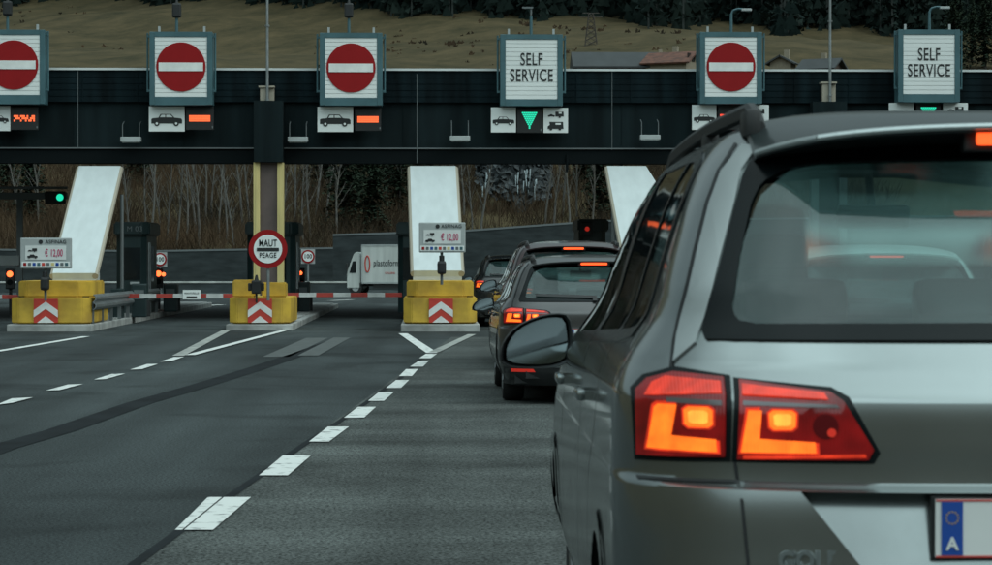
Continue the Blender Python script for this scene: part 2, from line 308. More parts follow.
tag(raw('ground', vs, fs, 'meadow', smooth=True), kind='structure')
YR = sorted(set([-60, -30, 0, 20, 40, 60, 78]+[78+87*i/10 for i in range(11)]+[165, 185, 200]))
def sheet(name, xl, xr, ys, m, dz):
    vs = []; fs = []
    for y in ys: vs += [(xl(y), y, HY(y)+dz), (xr(y), y, HY(y)+dz)]
    for i in range(len(ys)-1): fs.append((2*i, 2*i+1, 2*i+3, 2*i+2))
    return tag(raw(name, vs, fs, m), kind='structure')
sheet('road', lambda y: -55, lambda y: 55, YR, 'asphalt', 0)
# the older, rougher lane to the right of the dashed line
a0 = G(135, 565); a1 = G(424, 357); sl = (a1.x-a0.x)/(a1.y-a0.y)
lx = lambda y: a0.x+sl*(y-a0.y)
sheet('right_lane_surface', lx, lambda y: lx(y)+9.5, [-30, 0, 20, 43.8], 'asphalt_old', .004)
def flat(name, pts, m, dz):
    vs = [G(*p) for p in pts]; return tag(raw(name, [(v.x, v.y, v.z+dz) for v in vs], [tuple(range(len(vs)))], m), kind='structure')
def stripe(name, pl, wd, m, dz, n=1):
    vs = []; fs = []
    pts = [G(*p) for p in pl]
    for i, p in enumerate(pts):
        t = (pts[min(i+1, len(pts)-1)]-pts[max(i-1, 0)]); t.z = 0; t.normalize(); s = Vector((t.y, -t.x, 0))*wd/2
        vs += [tuple(p-s+Vector((0, 0, dz))), tuple(p+s+Vector((0, 0, dz)))]
    for i in range(len(pts)-1): fs.append((2*i, 2*i+1, 2*i+3, 2*i+2))
    return tag(raw(name, vs, fs, m), kind='structure')
stripe('tar_seam', [(100, 592), (135, 565), (180, 532), (256, 479), (306, 444), (343, 420), (400, 379), (420, 360)], .055, 'tar', .008)
stripe('tyre_streak', [(-60, 470), (0, 448), (60, 431), (140, 403), (200, 386), (255, 369), (300, 354), (342, 338)], .26, 'tar', .004)
for q in [[(175, 532), (182, 532), (222, 499), (208, 499)], [(184, 532), (213, 532), (251, 499), (224, 499)], [(259, 477), (288, 477), (311, 457), (283, 457)], [(309, 443), (329, 443), (349, 428), (328, 428)],
          [(344, 419), (364, 419), (376, 408), (358, 408)], [(368, 402), (384, 402), (394, 393), (379, 393)], [(386, 389), (401, 389), (409, 381), (396, 381)], [(399, 377), (412, 377), (418, 370), (406, 370)],
          [(410, 367.5), (423, 367.5), (429, 361.5), (419, 361.5)], [(419, 359), (431, 359), (437, 354.5), (426, 354.5)],
          [(-4, 406), (12, 404), (33, 398.5), (12, 399.5)], [(46, 391.5), (60, 391), (83, 385), (68, 385.5)], [(94, 380.5), (106, 380), (125, 374.5), (112, 374.8)], [(130, 370.5), (142, 370), (158, 364.8), (147, 365)], [(160, 362.5), (171, 362), (184, 357.5), (174, 357.8)]]:
    flat('lane_marking', q, 'marking', .012)
stripe('lane_marking', [(432, 353.5), (403, 334)], .17, 'marking', .012)
stripe('lane_marking', [(434, 353), (472, 335)], .15, 'marking_worn', .016)
stripe('lane_marking', [(178, 356.5), (226, 331)], .17, 'marking_worn', .012)
stripe('lane_marking', [(190, 356), (290, 329.5)], .14, 'marking', .016)
stripe('lane_marking', [(-20, 354), (0, 351.5), (86, 337)], .15, 'marking', .012)
stripe('asphalt_patch', [(276, 357), (317, 338)], .38, 'patch', .004)
stripe('asphalt_patch', [(308, 356), (342, 338)], .30, 'patch', .008)
stripe('lane_marking', [(186, 307), (222, 305)], .3, 'marking', .012)
stripe('lane_marking', [(308, 308.5), (330, 306)], .3, 'marking', .012)
stripe('lane_marking', [(330, 301), (352, 300)], .3, 'marking', .012)
stripe('lane_marking', [(492, 334), (500, 333.5)], .15, 'marking_worn', .008)

# ================================================================ walls and the valley side
def wall(label, pts, m='wall', th=.4, name='retaining_wall', cap=None):
    o = thing(name, label, 'wall', (pts[0][0], pts[0][1], HY(pts[0][1])))
    bm = B(); n = len(pts); bm2 = B()
    for i in range(n-1):
        (x0, y0, z0), (x1, y1, z1) = pts[i], pts[i+1]; k = o.location
        b0 = HY(y0)-.3; b1 = HY(y1)-.3
        v = [bm.verts.new(Vector(p)-k) for p in [(x0, y0, b0), (x1, y1, b1), (x1, y1, z1), (x0, y0, z0), (x0, y0+th, b0), (x1, y1+th, b1), (x1, y1+th, z1), (x0, y0+th, z0)]]
        for f in [(0, 1, 2, 3), (5, 4, 7, 6), (3, 2, 6, 7), (1, 0, 4, 5)]: bm.faces.new([v[j] for j in f])
        if cap:
            c = Vector(((x0+x1)/2, (y0+y1)/2+th/2, (z0+z1)/2+cap/2))-k
            box(bm2, c, (math.hypot(x1-x0, y1-y0)+.02, th+.1, cap), rot=(0, -math.atan2(z1-z0, x1-x0), math.atan2(y1-y0, x1-x0)))
    link('wall_face', bm, m, o)
    if cap: link('coping', bm2, 'concrete_light' if m != 'wall' else 'trim_grey', o)
    else: bm2.free()
    return o
a = P(-60, 250, 202); b = P(150, 252, 202); c = P(333, 249, 202)
wall('long low dark noise wall behind the left booths', [tuple(P(-500, 250, 202)), tuple(a), tuple(b), tuple(c)], cap=.15)
wall('tall dark noise wall behind the white truck, rising to the right', [tuple(P(333, 236, 196)), tuple(P(463, 232, 196)), tuple(P(600, 222, 196)), tuple(P(1100, 215, 196))], cap=.15)
def crash(lab, u0, u1, v, Y):
    p = P(u0, v, Y); q = P(u1, v, Y); z0 = HY(Y); o = thing('crash_barrier', lab, 'barrier', ((p.x+q.x)/2, Y, z0)); hh = (q.x-p.x)/2; h = p.z-z0
    bm = B(); prism(bm, [(-.3, 0), (.3, 0), (.22, .25), (.1, h-.12), (-.1, h-.12), (-.22, .25)], -hh, hh, 'x'); link('barrier_body', bm, 'wall', o)
    bm = B(); box(bm, (0, 0, h-.06), (2*hh, .34, .13), bev=.02); link('barrier_cap', bm, 'concrete_light', o)
crash('long concrete crash barrier behind the left toll lanes', -80, 352, 281.5, 180)
crash('concrete crash barrier behind the right toll lanes', 480, 900, 279, 178)

# scrub on the embankment: stuff
rnd = random.Random(3)
vs = []; fs = []
def blade(x, y, z, h, lean, wd):
    i = len(vs); a = rnd.uniform(0, 6.28); dx = math.cos(a)*lean; dy = math.sin(a)*lean
    vs.extend([(x-wd, y, z-.3), (x+wd, y, z-.3), (x+dx, y+dy, z+h)]); fs.append((i, i+1, i+2))
for c in range(5200):
    y = 206+rnd.random()**1.2*66; x = rnd.uniform(-46, 46)+(y-206)*rnd.uniform(-.12, .12); x = x-.018*y; z = TH_(x, y); hh = rnd.uniform(1.2, 4.2)
    if 2 < x < 14 and y < 226 and rnd.random() < .6: continue
    for k in range(9):
        blade(x+rnd.gauss(0, .5), y+rnd.gauss(0, .4), z, hh*rnd.uniform(.5, 1), hh*rnd.uniform(.1, .9), rnd.uniform(.015, .045))
tag(raw('bare_scrub', vs, fs, 'twig'), 'tangle of bare brown scrub covering the bank behind the wall', 'scrub', kind='stuff')

def bare_tree(mname, h, seed):
    r = random.Random(seed); tr = B(); br = B()
    def limb(bm, p, d, L, rad, lev):
        n = 4; pts = [p]
        for i in range(n):
            d = (d+Vector((r.gauss(0, .06), r.gauss(0, .06), r.gauss(0, .03)+.02))).normalized(); pts.append(pts[-1]+d*L/n)
        for i in range(n): cyl(bm, pts[i], pts[i+1], rad*(1-.8*i/n), rad*(1-.8*(i+1)/n), seg=5 if lev else 6, caps=False)
        if lev < 2:
            for k in range(16 if lev == 0 else 5):
                t = r.uniform(.3 if lev == 0 else .2, .98); i = min(n-1, int(t*n)); q = pts[i].lerp(pts[i+1], t*n-i); a = r.uniform(0, 6.28)
                nd = (d+Vector((math.cos(a), math.sin(a), .1))*r.uniform(.35, .8)).normalized()
                limb(br, q, nd, L*r.uniform(.16, .32)*(1.15-t*.6), rad*.30, lev+1)
    limb(tr, Vector((0, 0, -.4)), Vector((r.uniform(-.06, .06), 0, 1)), h, .016*h/1.6+.04, 0)
    o = thing('birch_tree', None, 'tree', (0, 0, 0)); link('trunk', tr, mname, o, recalc=False); link('crown', br, 'birch_dim', o, recalc=False); return o
def needle_tree(h, seed):
    r = random.Random(seed); o = thing('conifer_tree', None, 'tree', (0, 0, 0))
    bm = B(); cyl(bm, (0, 0, -.4), (0, 0, h*.97), h*.018, .01, seg=7); link('trunk', bm, 'bark', o, recalc=False)
    vs = []; fs = []
    nb = int(h*34)
    for k in range(nb):
        t = r.uniform(.06, 1)**.9; z = h*t; L = h*.23*(1-t)**.8*r.uniform(.55, 1.1)+.12; a = r.uniform(0, 6.28); dr = -.28
        for s in range(7):
            q = (s+.6)/7; x = math.cos(a)*L*q; y = math.sin(a)*L*q; zz = z+dr*L*q*q*1.6+r.gauss(0, .05); sz = (.16+.22*(1-q))*L*.55+.06
            a2 = r.uniform(0, 6.28); c2, s2 = math.cos(a2)*sz, math.sin(a2)*sz; i = len(vs)
            vs.extend([(x+c2, y+s2, zz+r.uniform(-.05, .12)), (x-c2*.6-s2*.5, y-s2*.6+c2*.5, zz-r.uniform(0, .18)), (x-c2*.4+s2*.6, y-s2*.4-c2*.6, zz-r.uniform(0, .25))]); fs.append((i, i+1, i+2))
    raw('crown', vs, fs, 'needle', o); return o
ORD = ['first', 'second', 'third', 'fourth', 'fifth', 'sixth', 'seventh', 'eighth', 'ninth', 'tenth', 'eleventh', 'twelfth', 'thirteenth', 'fourteenth', 'fifteenth', 'sixteenth', 'seventeenth', 'eighteenth', 'nineteenth', 'twentieth', 'twenty-first', 'twenty-second']
BUCK = [(-99, 100, 'left of the left inclined panel'), (100, 262, 'between the left panel and yellow column'), (262, 428, 'between the yellow column and middle panel'), (428, 2000, 'between the middle and right panels')]
def place_label(u, all_u, what):
    lo, hi, tx = [b_ for b_ in BUCK if b_[0] <= u < b_[1]][0]; s_ = sorted(q for q in all_u if lo <= q < hi)
    return ('only ' + what if len(s_) == 1 else what+', '+ORD[s_.index(u)]+' from left')+' '+tx
births = [bare_tree('birch', 9.5, 1), bare_tree('birch_dim', 10.5, 5), bare_tree('birch', 8.5, 9)]
spots = [(168, 214), (176, 211), (187, 216), (196, 222), (205, 226), (219, 218), (234, 212), (243, 222), (283, 212), (295, 224), (311, 218), (146, 222), (326, 226), (452, 222), (472, 218), (545, 220), (562, 226), (-6, 214), (130, 214), (398, 226), (152, 213), (161, 224), (200, 212), (212, 228), (227, 215), (250, 226), (303, 213), (316, 229), (338, 215), (464, 228), (480, 214), (553, 215), (569, 218), (577, 226), (590, 214), (444, 215), (22, 218), (38, 224)]
for i, (u, Y) in enumerate(spots):
    p = P(u, 240, Y); src = births[i % 3]; o = src if i < 3 else copy_tree(src); o.location = (p.x, Y, TH_(p.x, Y)); o.rotation_euler = (0, 0, i*1.7); s = random.uniform(.8, 1.05); o.scale = (s, s, s)
    o['group'] = 'bare trees on the bank behind the wall'; o['label'] = place_label(u, [q[0] for q in spots], 'slender bare tree')
cons = [needle_tree(12, 2), needle_tree(10, 6)]
cs = [(345, 222, 1.05), (358, 234, 1.1), (372, 218, .95), (386, 238, 1.1), (398, 226, .9), (268, 240, 1), (322, 244, 1.1), (30, 226, 1.1), (-12, 236, 1.1), (8, 246, 1), (500, 246, .9), (585, 240, 1.05), (600, 224, .9), (420, 246, 1.1), (140, 250, 1)]
for i, (u, Y, s) in enumerate(cs):
    p = P(u, 240, Y); o = cons[i] if i < 2 else copy_tree(cons[i % 2]); o.location = (p.x, Y, TH_(p.x, Y)-.3); o.rotation_euler = (0, 0, i*2.1); o.scale = (s, s, s)
    o['group'] = 'dark conifers on the bank'; o['label'] = place_label(u, [q[0] for q in cs], 'dark conifer')
# rock face with frozen seepage
def rockface():
    c = P(514, 195, 229); z0 = TH_(c.x, 229); o = thing('rock_outcrop', 'dark rock face streaked with white ice on the wooded bank', 'rock', (c.x, 229, z0))
    bm = B(); nxx, nz = 34, 22; g = []
    r = random.Random(5)
    for j in range(nz+1):
        for i in range(nxx+1):
            u = i/nxx-.5; v = j/nz; x = u*7.2; top = 2.7+1.2*math.sin(u*5+1)+.5*math.sin(u*17)
            z = 3.6+(v-.5)*2*top*(1-.5*abs(u)**1.5)*.95; y = -.8+v*2.2+1.6*(2*u)**4+r.gauss(0, .26)
            g.append(bm.verts.new((x+r.gauss(0, .12), y, z+r.gauss(0, .12))))
    for j in range(nz):
        for i in range(nxx): bm.faces.new((g[j*(nxx+1)+i], g[j*(nxx+1)+i+1], g[(j+1)*(nxx+1)+i+1], g[(j+1)*(nxx+1)+i]))
    link('rock_face', bm, 'rock', o)
    bm = B()
    for k in range(20):
        x = r.choice([-2.6, -2.2, .4, .8, 1.2, 2.2])+r.uniform(-.35, .35); z = r.uniform(2.2, 4.0); L = r.uniform(.4, 1.3); y = -1.0+z*.25
        cyl(bm, (x, y, z), (x+r.uniform(-.1, .1), y-.25, z-L), .07, .02, seg=5)
    link('icicles', bm, 'ice', o)
rockface()

# far forest above the meadow: stuff, built of many small conifers
EDGE = [(-200, 2), (0, 5), (60, 0), (130, 2), (250, 4), (330, 9), (400, 16), (480, 18), (600, 20), (700, 27), (800, 31), (900, 36), (1000, 40), (1200, 42)]
def edge(u):
    for (a, p), (b, q) in zip(EDGE, EDGE[1:]):
        if a <= u <= b: return p+(q-p)*(u-a)/(b-a)
    return 5
def edgeY(u):
    v = edge(u)+3.5*math.sin(u*.05)+2*math.sin(u*.13); a, b = ray(u, v); Y = 330
    while Y < 720 and TH_(a*Y, Y) < CAMH+b*Y: Y += 3
    return Y, a
vs = []; fs = []; tv = []; tf = []; rnd = random.Random(11)
def far_tree(x, y, z, h):
    n = len(tv); rr = .2
    tv.extend([(x-rr, y-.1, z-1), (x+rr, y-.1, z-1), (x, y-.1+.4, z-1), (x, y, z+h)]); tf.extend([(n, n+1, n+3), (n+1, n+2, n+3), (n+2, n, n+3)])
    for k in range(46):
        t = rnd.uniform(.1, 1); zz = z+h*t; L = h*.17*(1-t)**.7+.3; a = rnd.uniform(0, 6.28); q = rnd.uniform(.2, 1); cx = x+math.cos(a)*L*q; cy = y+math.sin(a)*L*q; s = rnd.uniform(.5, 1.2)
        a2 = rnd.uniform(0, 6.28); c2, s2 = math.cos(a2)*s, math.sin(a2)*s; i = len(vs)
        vs.extend([(cx+c2, cy+s2, zz+.3), (cx-c2*.6-s2*.5, cy-s2*.6+c2*.5, zz-rnd.uniform(.2, .9)), (cx-c2*.4+s2*.6, cy-s2*.4-c2*.6, zz-rnd.uniform(.3, 1.1))]); fs.append((i, i+1, i+2))
for row in range(16):
    for u in range(-120, 1140, 8):
        uu = u+rnd.uniform(-6, 6); Y, a = edgeY(uu); Y += row*5+rnd.uniform(0, 5); x = a*Y; far_tree(x, Y, TH_(x, Y), rnd.uniform(15, 27)*(.6 if row == 0 else 1))
for u in range(-120, 1140, 2):
    for k in range(14):
        Y, a = edgeY(u); Y += rnd.uniform(0, 14); x = a*Y+rnd.uniform(-1, 1); z = TH_(x, Y)+rnd.uniform(0, 5); s = rnd.uniform(.4, 1.1); i = len(vs)
        vs.extend([(x-s, Y, z-s), (x+s, Y+.2, z-s*.8), (x+rnd.uniform(-.5, .5), Y, z+s)]); fs.append((i, i+1, i+2))
fo = thing('far_forest', 'dark conifer forest along the top of the meadow slope', 'forest', (0, 0, 0)); fo['kind'] = 'stuff'
raw('foliage', vs, fs, 'far_needle', fo); raw('trunks', tv, tf, 'far_trunk', fo)
# loose dark trees standing on the meadow
for i, (u, v, s, lab) in enumerate([(955, 70, 1.2, 'dark conifer on the slope right of the right-hand self service sign'), (972, 62, 1.0, 'dark conifer near the right picture edge above the canopy'), (985, 72, 1.2, 'dark conifer at the right picture edge above the canopy'), (422, 26, .7, 'small dark conifer at the foot of the far forest')]):
    Y = 345 if v > 50 else 470; a, b = ray(u, v)
    while Y < 700 and TH_(a*Y, Y) < CAMH+b*Y: Y += 3
    o = copy_tree(cons[i % 2]); o.location = (a*Y, Y, TH_(a*Y, Y)-.4); o.scale = (s, s, s); o['label'] = lab; del o['group']
rnd = random.Random(21); vs = []; fs = []
for k in range(2600):
    y = rnd.uniform(330, 560); x = rnd.uniform(-130, 130); cl = math.sin(x*.06+1)+math.sin(y*.05+x*.02)+rnd.gauss(0, .8)
    if cl < .9: continue
    z = TH_(x, y); s = rnd.uniform(.2, .6)*(2.0 if rnd.random() < .04 else 1)
    for q in range(7):
        i = len(vs); cx = x+rnd.gauss(0, s*.5); cz = z+rnd.uniform(0, s*.8); w_ = s*rnd.uniform(.2, .5)
        vs.extend([(cx-w_, y, cz-.3), (cx+w_, y+.1, cz-.2), (cx+rnd.gauss(0, .2), y, cz+w_)]); fs.append((i, i+1, i+2))
tag(raw('meadow_tufts', vs, fs, 'twig'), 'rough tufts and low bushes scattered over the meadow slope', 'grass', kind='stuff')
def seat_on(u, v):
    a, b = ray(u, v); Y = 330
    while Y < 720 and TH_(a*Y, Y) < CAMH+b*Y: Y += 1
    return Vector((a*Y, Y, TH_(a*Y, Y)))
def house(u, v, wd, dp, hw, hr, rz, lab, wall_m, roof_m, rows=True):
    p = seat_on(u, v); o = thing('farmhouse', lab, 'house', p, rz)
    bm = B(); box(bm, (0, 0, hw/2-.8), (wd, dp, hw+1.6)); prism(bm, [(-wd/2, hw), (wd/2, hw), (0, hw+hr*.93)], -dp/2+.02, dp/2-.02); link('wall', bm, wall_m, o)
    r = B()
    for s in (-1, 1):
        L = math.hypot(wd/2+.7, hr); box(r, (s*(wd/4+.3), 0, hw+hr/2-.2), (L, dp+1.4, .22), rot=(0, s*math.atan2(hr, wd/2+.7), 0))
    ro = link('roof', r, roof_m, o)
    c = B(); box(c, (wd*.18, 0, hw+hr+.1), (.7, .7, 1.3)); link('chimney', c, 'plaster', ro)
    if rows:
        for i in range(3):
            for j in range(2):
                q = B(); box(q, (wd*(-.3+.3*i), -dp/2-.03, .9+j*2.4), (1.0, .1, 1.1)); link('window', q, 'window_dark', o)
    return o
house(673, 84, 5.2, 6, 2.6, 1.7, R_(62), 'farmhouse with orange-brown roof and dark timber gable above the canopy', 'plaster', 'brick_roof')
house(783, 76, 3.0, 3.5, 1.5, 1.2, R_(-20), 'small pale farmhouse with dark roof just left of the white mast', 'plaster', 'slate', False)
house(822, 78, 4.5, 4.5, 1.2, 1.6, R_(60), 'dark low farmhouse behind the white mast', 'wood_dark', 'slate', False)
def barn():
    p = seat_on(618, 84); o = thing('barn', 'long low barn with grey roof left of the orange-roofed farmhouse', 'barn', p)
    bm = B(); box(bm, (0, 0, .6), (12.4, 7, 3)); link('wall', bm, 'wood_dark', o)
    r = B(); prism(r, [(-4.2, 2.0), (0, 4.3), (4.2, 2.0), (4.2, 1.8), (-4.2, 1.8)], -6.6, 6.6, 'x'); link('roof', r, 'slate', o)
    c = B(); box(c, (5.9, -.5, 4.2), (.5, .5, .9)); link('chimney', c, 'plaster', o)
barn()
def pylon():
    p = seat_on(591, 47); o = thing('power_pylon', 'thin steel lattice pylon standing on the meadow slope', 'pylon', p)
    bm = B(); h = 5.2
    for sx in (-1, 1):
        for sy in (-1, 1): cyl(bm, (sx*1, sy*1, -.5), (sx*.35, sy*.35, h), .07, seg=4)
    for k in range(6):
        a = 1-.65*k/6; b = 1-.65*(k+1)/6; z = h*k/6; z2 = h*(k+1)/6
        for s in (-1, 1): cyl(bm, (-a, s*a, z), (b, s*b, z2), .045, seg=4); cyl(bm, (a, s*a, z), (-b, s*b, z2), .045, seg=4)
    link('lattice', bm, 'bark', o)
    bm = B(); cyl(bm, (-1.8, 0, h-.6), (1.8, 0, h-.6), .07, seg=4); cyl(bm, (-1.3, 0, h), (1.3, 0, h), .06, seg=4); link('cross_arm', bm, 'bark', o)
pylon()
# ================================================================ toll canopy
YF = 56.0
def zF(v, Y=YF): return P(430, v, Y).z
def xF(u, Y=YF): return P(u, 262, Y).x
can = thing('toll_canopy', 'long dark toll station canopy spanning all lanes', 'canopy', (0, YF, 0))
Z0, Z1, Z2, Z3 = zF(163.5), zF(148.5), zF(102.5), zF(71)
XL, XR = -26, 28; XC = (XL+XR)/2; XW = XR-XL
bm = B(); box(bm, (XC, .25, (Z2+Z3)/2), (XW, .5, Z3-Z2))
for k in range(1, 5): box(bm, (XC, -.006, Z2+(Z3-Z2)*k/5), (XW-.02, .012, .02))
x = XL+.6
while x < XR: box(bm, (x, -.008, (Z2+Z3)/2), (.015, .02, Z3-Z2-.03)); x += 1.25
link('upper_fascia', bm, 'fascia', can)
bm = B(); box(bm, (XC, .34, (Z1+Z2)/2-.002), (XW, .48, Z2-Z1-.004))
x = XL+.4
while x < XR: box(bm, (x, .094, (Z1+Z2)/2), (.02, .02, Z2-Z1-.05)); x += 2.5
link('middle_fascia', bm, 'fascia2', can)
bm = B(); box(bm, (XC, .3, (Z0+Z1)/2-.01), (XW, .56, Z1-Z0-.02)); link('lower_fascia', bm, 'soffit', can)
bm = B(); box(bm, (XC, .12, Z3+.025), (XW, .34, .05)); link('roof_edge_trim', bm, 'trim_white', can)
bm = B(); box(bm, (XC, -.01, Z1), (XW, .05, .03)); link('drip_rail', bm, 'trim_grey', can)
bm = B(); box(bm, (XC, 7.6, Z3-.45), (XW, 14, .5)); link('roof', bm, 'fascia2', can)
bm = B(); box(bm, (XC, 7.6, 4.66), (XW, 14, .12))
for k in range(5): box(bm, (XC, 2.5+k*2.4, 4.6), (XW, .12, .18))
link('soffit', bm, 'soffit', can)
for (u0, v0, u1, v1) in [(612, 150, 612, 71), (417, 163, 417, 74), (78, 148, 78, 71), (745, 103, 745, 72)]:
    bm = B(); cyl(bm, P(u0, v0, YF-.03)-can.location, P(u1, v1, YF-.03)-can.location, .008, seg=5); link('cable', bm, 'trim_grey', can)
bm = B()
for (u0, u1) in [(583, 601), (636, 617)]: cyl(bm, P(u0, 149, YF+.1)-can.location, P(u1, 170, YF+1.6)-can.location, .03, seg=6)
cyl(bm, P(567, 155, YF)-can.location, P(567, 172, YF)-can.location, .03, seg=6)
link('brace', bm, 'soffit', can)
for (u, v) in [(131, 139.5), (298, 139.5), (460, 138.5), (650, 137.5)]:
    p = P(u, v, YF-.28); o = thing('flood_light', 'small grey floodlight box on the fascia, '+{131: 'left of the first post sign', 298: 'right of the yellow column', 460: 'left of the central self service sign', 650: 'nearest the foreground car roof'}[u], 'light', p, group='small floodlights on the canopy front')
    bm = B(); box(bm, (0, 0, 0), (.46, .2, .11), bev=.015); link('housing', bm, 'grey_box', o)
    bm = B(); box(bm, (0, 0, -.062), (.4, .14, .012)); link('diffuser', bm, 'face_white', o)
    for s in (-1, 1): bm = B(); tube(bm, [(s*.19, 0, .05), (s*.19, .0, .34), (s*.19, .3, .42)], .012, 6); link('hanger_rod', bm, 'trim_grey', o)
for (u, vt, vb, vm, lab) in [(267, 88, 119, -60, 'tall thin steel mast on the fascia above the yellow column'), (828, 84, 114, -60, 'tall white mast on the fascia left of the right self service sign')]:
    p = P(u, vb, YF-.2); o = thing('mast', lab, 'mast', p)
    bm = B(); h = P(u, vt, YF-.2).z-p.z; box(bm, (-.07, 0, h/2), (.16, .25, h), bev=.01); box(bm, (.1, .03, h/2), (.13, .2, h-.02), bev=.01); box(bm, (0, -.01, h+.02), (.36, .3, .04)); link('bracket_box', bm, 'panel_edge', o)
    bm = B(); cyl(bm, (.02, -.16, .02), (.02, -.16, 6), .035, .022, seg=10); link('pole', bm, 'steel', o)
    for z in (.1, h*.6, 2.1): bm = B(); cyl(bm, (.02, -.16, z-.02), (.02, -.16, z+.02), .05, seg=10); link('clamp', bm, 'steel', o)

# ---- lane signs
SP = [(13.5, 30, 104, 0), (181, 32, 105, 0), (351, 33, 105.5, 0), (531.5, 34.5, 106, 1), (731, 32, 104, 0), (929, 29.5, 102.5, 1)]
WHERE = ['cut by the left picture edge', 'second from the left', 'left of the central self service sign', '', 'directly above the foreground car roof', '']
for i, (u, v0, v1, kind) in enumerate(SP):
    Y = YF-.55; c = P(u, (v0+v1)/2, Y); s = FPX/Y; Hh = (v1-v0)/s; Wd = 62.5/s
    lab = ('large red no entry lane sign, '+WHERE[i]) if not kind else ('white self service lane sign in teal cabinet, '+('middle of the canopy' if i == 3 else 'on the right end of the canopy'))
    o = thing('lane_sign', lab, 'sign', c, group='lane signs on the canopy')
    fw, fh = 52/s, 60/s; fz = Hh/2-fh/2-5/s
    bm = B(); t = .05
    box(bm, (0, .25, 0), (Wd, .4, Hh), bev=.02)
    box(bm, (-Wd/2+(Wd-fw)/4, .02, 0), ((Wd-fw)/2, .08, Hh), bev=.012); box(bm, (Wd/2-(Wd-fw)/4, .02, 0), ((Wd-fw)/2, .08, Hh), bev=.012)
    box(bm, (0, .02, -Hh/2+(fz-fh/2+Hh/2)/2), (fw, .078, fz-fh/2+Hh/2)); box(bm, (0, .02, (Hh/2+fz+fh/2)/2), (fw, .078, Hh/2-fz-fh/2))
    link('cabinet', bm, 'cab_teal', o)
    for sd_ in (-1, 1):
        bm = B(); cyl(bm, (sd_*(Wd/2+.055), .1, -Hh*.32), (sd_*(Wd/2+.055), .1, Hh/2-.02), .022, seg=8); box(bm, (sd_*(Wd/2+.03), .1, Hh/2-.1), (.08, .06, .05)); box(bm, (sd_*(Wd/2+.03), .1, -Hh*.3), (.08, .06, .05)); link('side_rail', bm, 'cab_teal', o)
        bm = B(); box(bm, (sd_*Wd*.36, .2, Hh/2+.07), (.05, .05, .14)); link('lifting_eye', bm, 'grey_box', o)
    bm = B(); n = 14
    for k in range(n): box(bm, (0, .012, fz-fh/2+fh*(k+.5)/n), (fw-.004, .03, fh/n-.008), bev=.003)
    box(bm, (0, .03, fz), (fw, .02, fh-.002)); link('sign_face', bm, 'face_white', o)
    if not kind:
        bm = B(); disc(bm, (0, -.012, fz+.0), 24.5/s, .016, 64); link('red_disc', bm, 'sign_red', o)
        bm = B(); box(bm, (0, -.026, fz), (44/s, .012, 8.5/s)); link('white_bar', bm, 'white_paint', o)
    else:
        text('SELF', 17.5/s, (0, -.01, fz+9.5/s), 'black', o, sx=.64, bold=.003); text('SERVICE', 17.5/s, (0, -.01, fz-6.5/s), 'black', o, sx=.64, bold=.003)
def car_icon(bm, cx, cz, L, y):
    k = L; pr = lambda pts: [(cx+a*k, cz+b*k) for a, b in pts]
    prism(bm, pr([(-.5, -.12), (-.5, .02), (-.46, .05), (-.27, .07), (-.2, .19), (.14, .19), (.25, .07), (.46, .05), (.5, .0), (.5, -.12)]), y-.006, y)
    for sx in (-.32, .31): disc(bm, (cx+sx*k, y-.008, cz-.12*k), .085*k, .008, 16)
def car_icon_win(bm, cx, cz, L, y):
    for a, b in (((-.225, .075), (-.175, .16)), ((-.02, .075), (-.02, .16))):
        pass
    prism(bm, [(cx-.22*L, cz+.08*L), (cx-.17*L, cz+.165*L), (cx-.05*L, cz+.165*L), (cx-.05*L, cz+.08*L)], y-.012, y-.0065)
    prism(bm, [(cx-.02*L, cz+.08*L), (cx-.02*L, cz+.165*L), (cx+.12*L, cz+.165*L), (cx+.2*L, cz+.08*L)], y-.012, y-.0065)
    for sx in (-.32, .31): disc(bm, (cx+sx*L, y-.014, cz-.12*L), .04*L, .005, 12)
def camper_icon(bm, cx, cz, L, y):
    prism(bm, [(cx-.5*L, cz-.15*L), (cx-.5*L, cz), (cx-.36*L, cz+.1*L), (cx-.4*L, cz+.28*L), (cx+.45*L, cz+.28*L), (cx+.48*L, cz-.15*L)], y-.006, y)
    for sx in (-.3, .25): disc(bm, (cx+sx*L, y-.008, cz-.15*L), .09*L, .008, 14)
def trailer_icon(bm, cx, cz, L, y):
    prism(bm, [(cx-.02*L, cz-.1*L), (cx-.02*L, cz+.2*L), (cx+.48*L, cz+.2*L), (cx+.5*L, cz-.1*L)], y-.006, y)
    car_icon(bm, cx-.27*L, cz-.04*L, L*.42, y); disc(bm, (cx+.25*L, y-.008, cz-.12*L), .07*L, .008, 12)
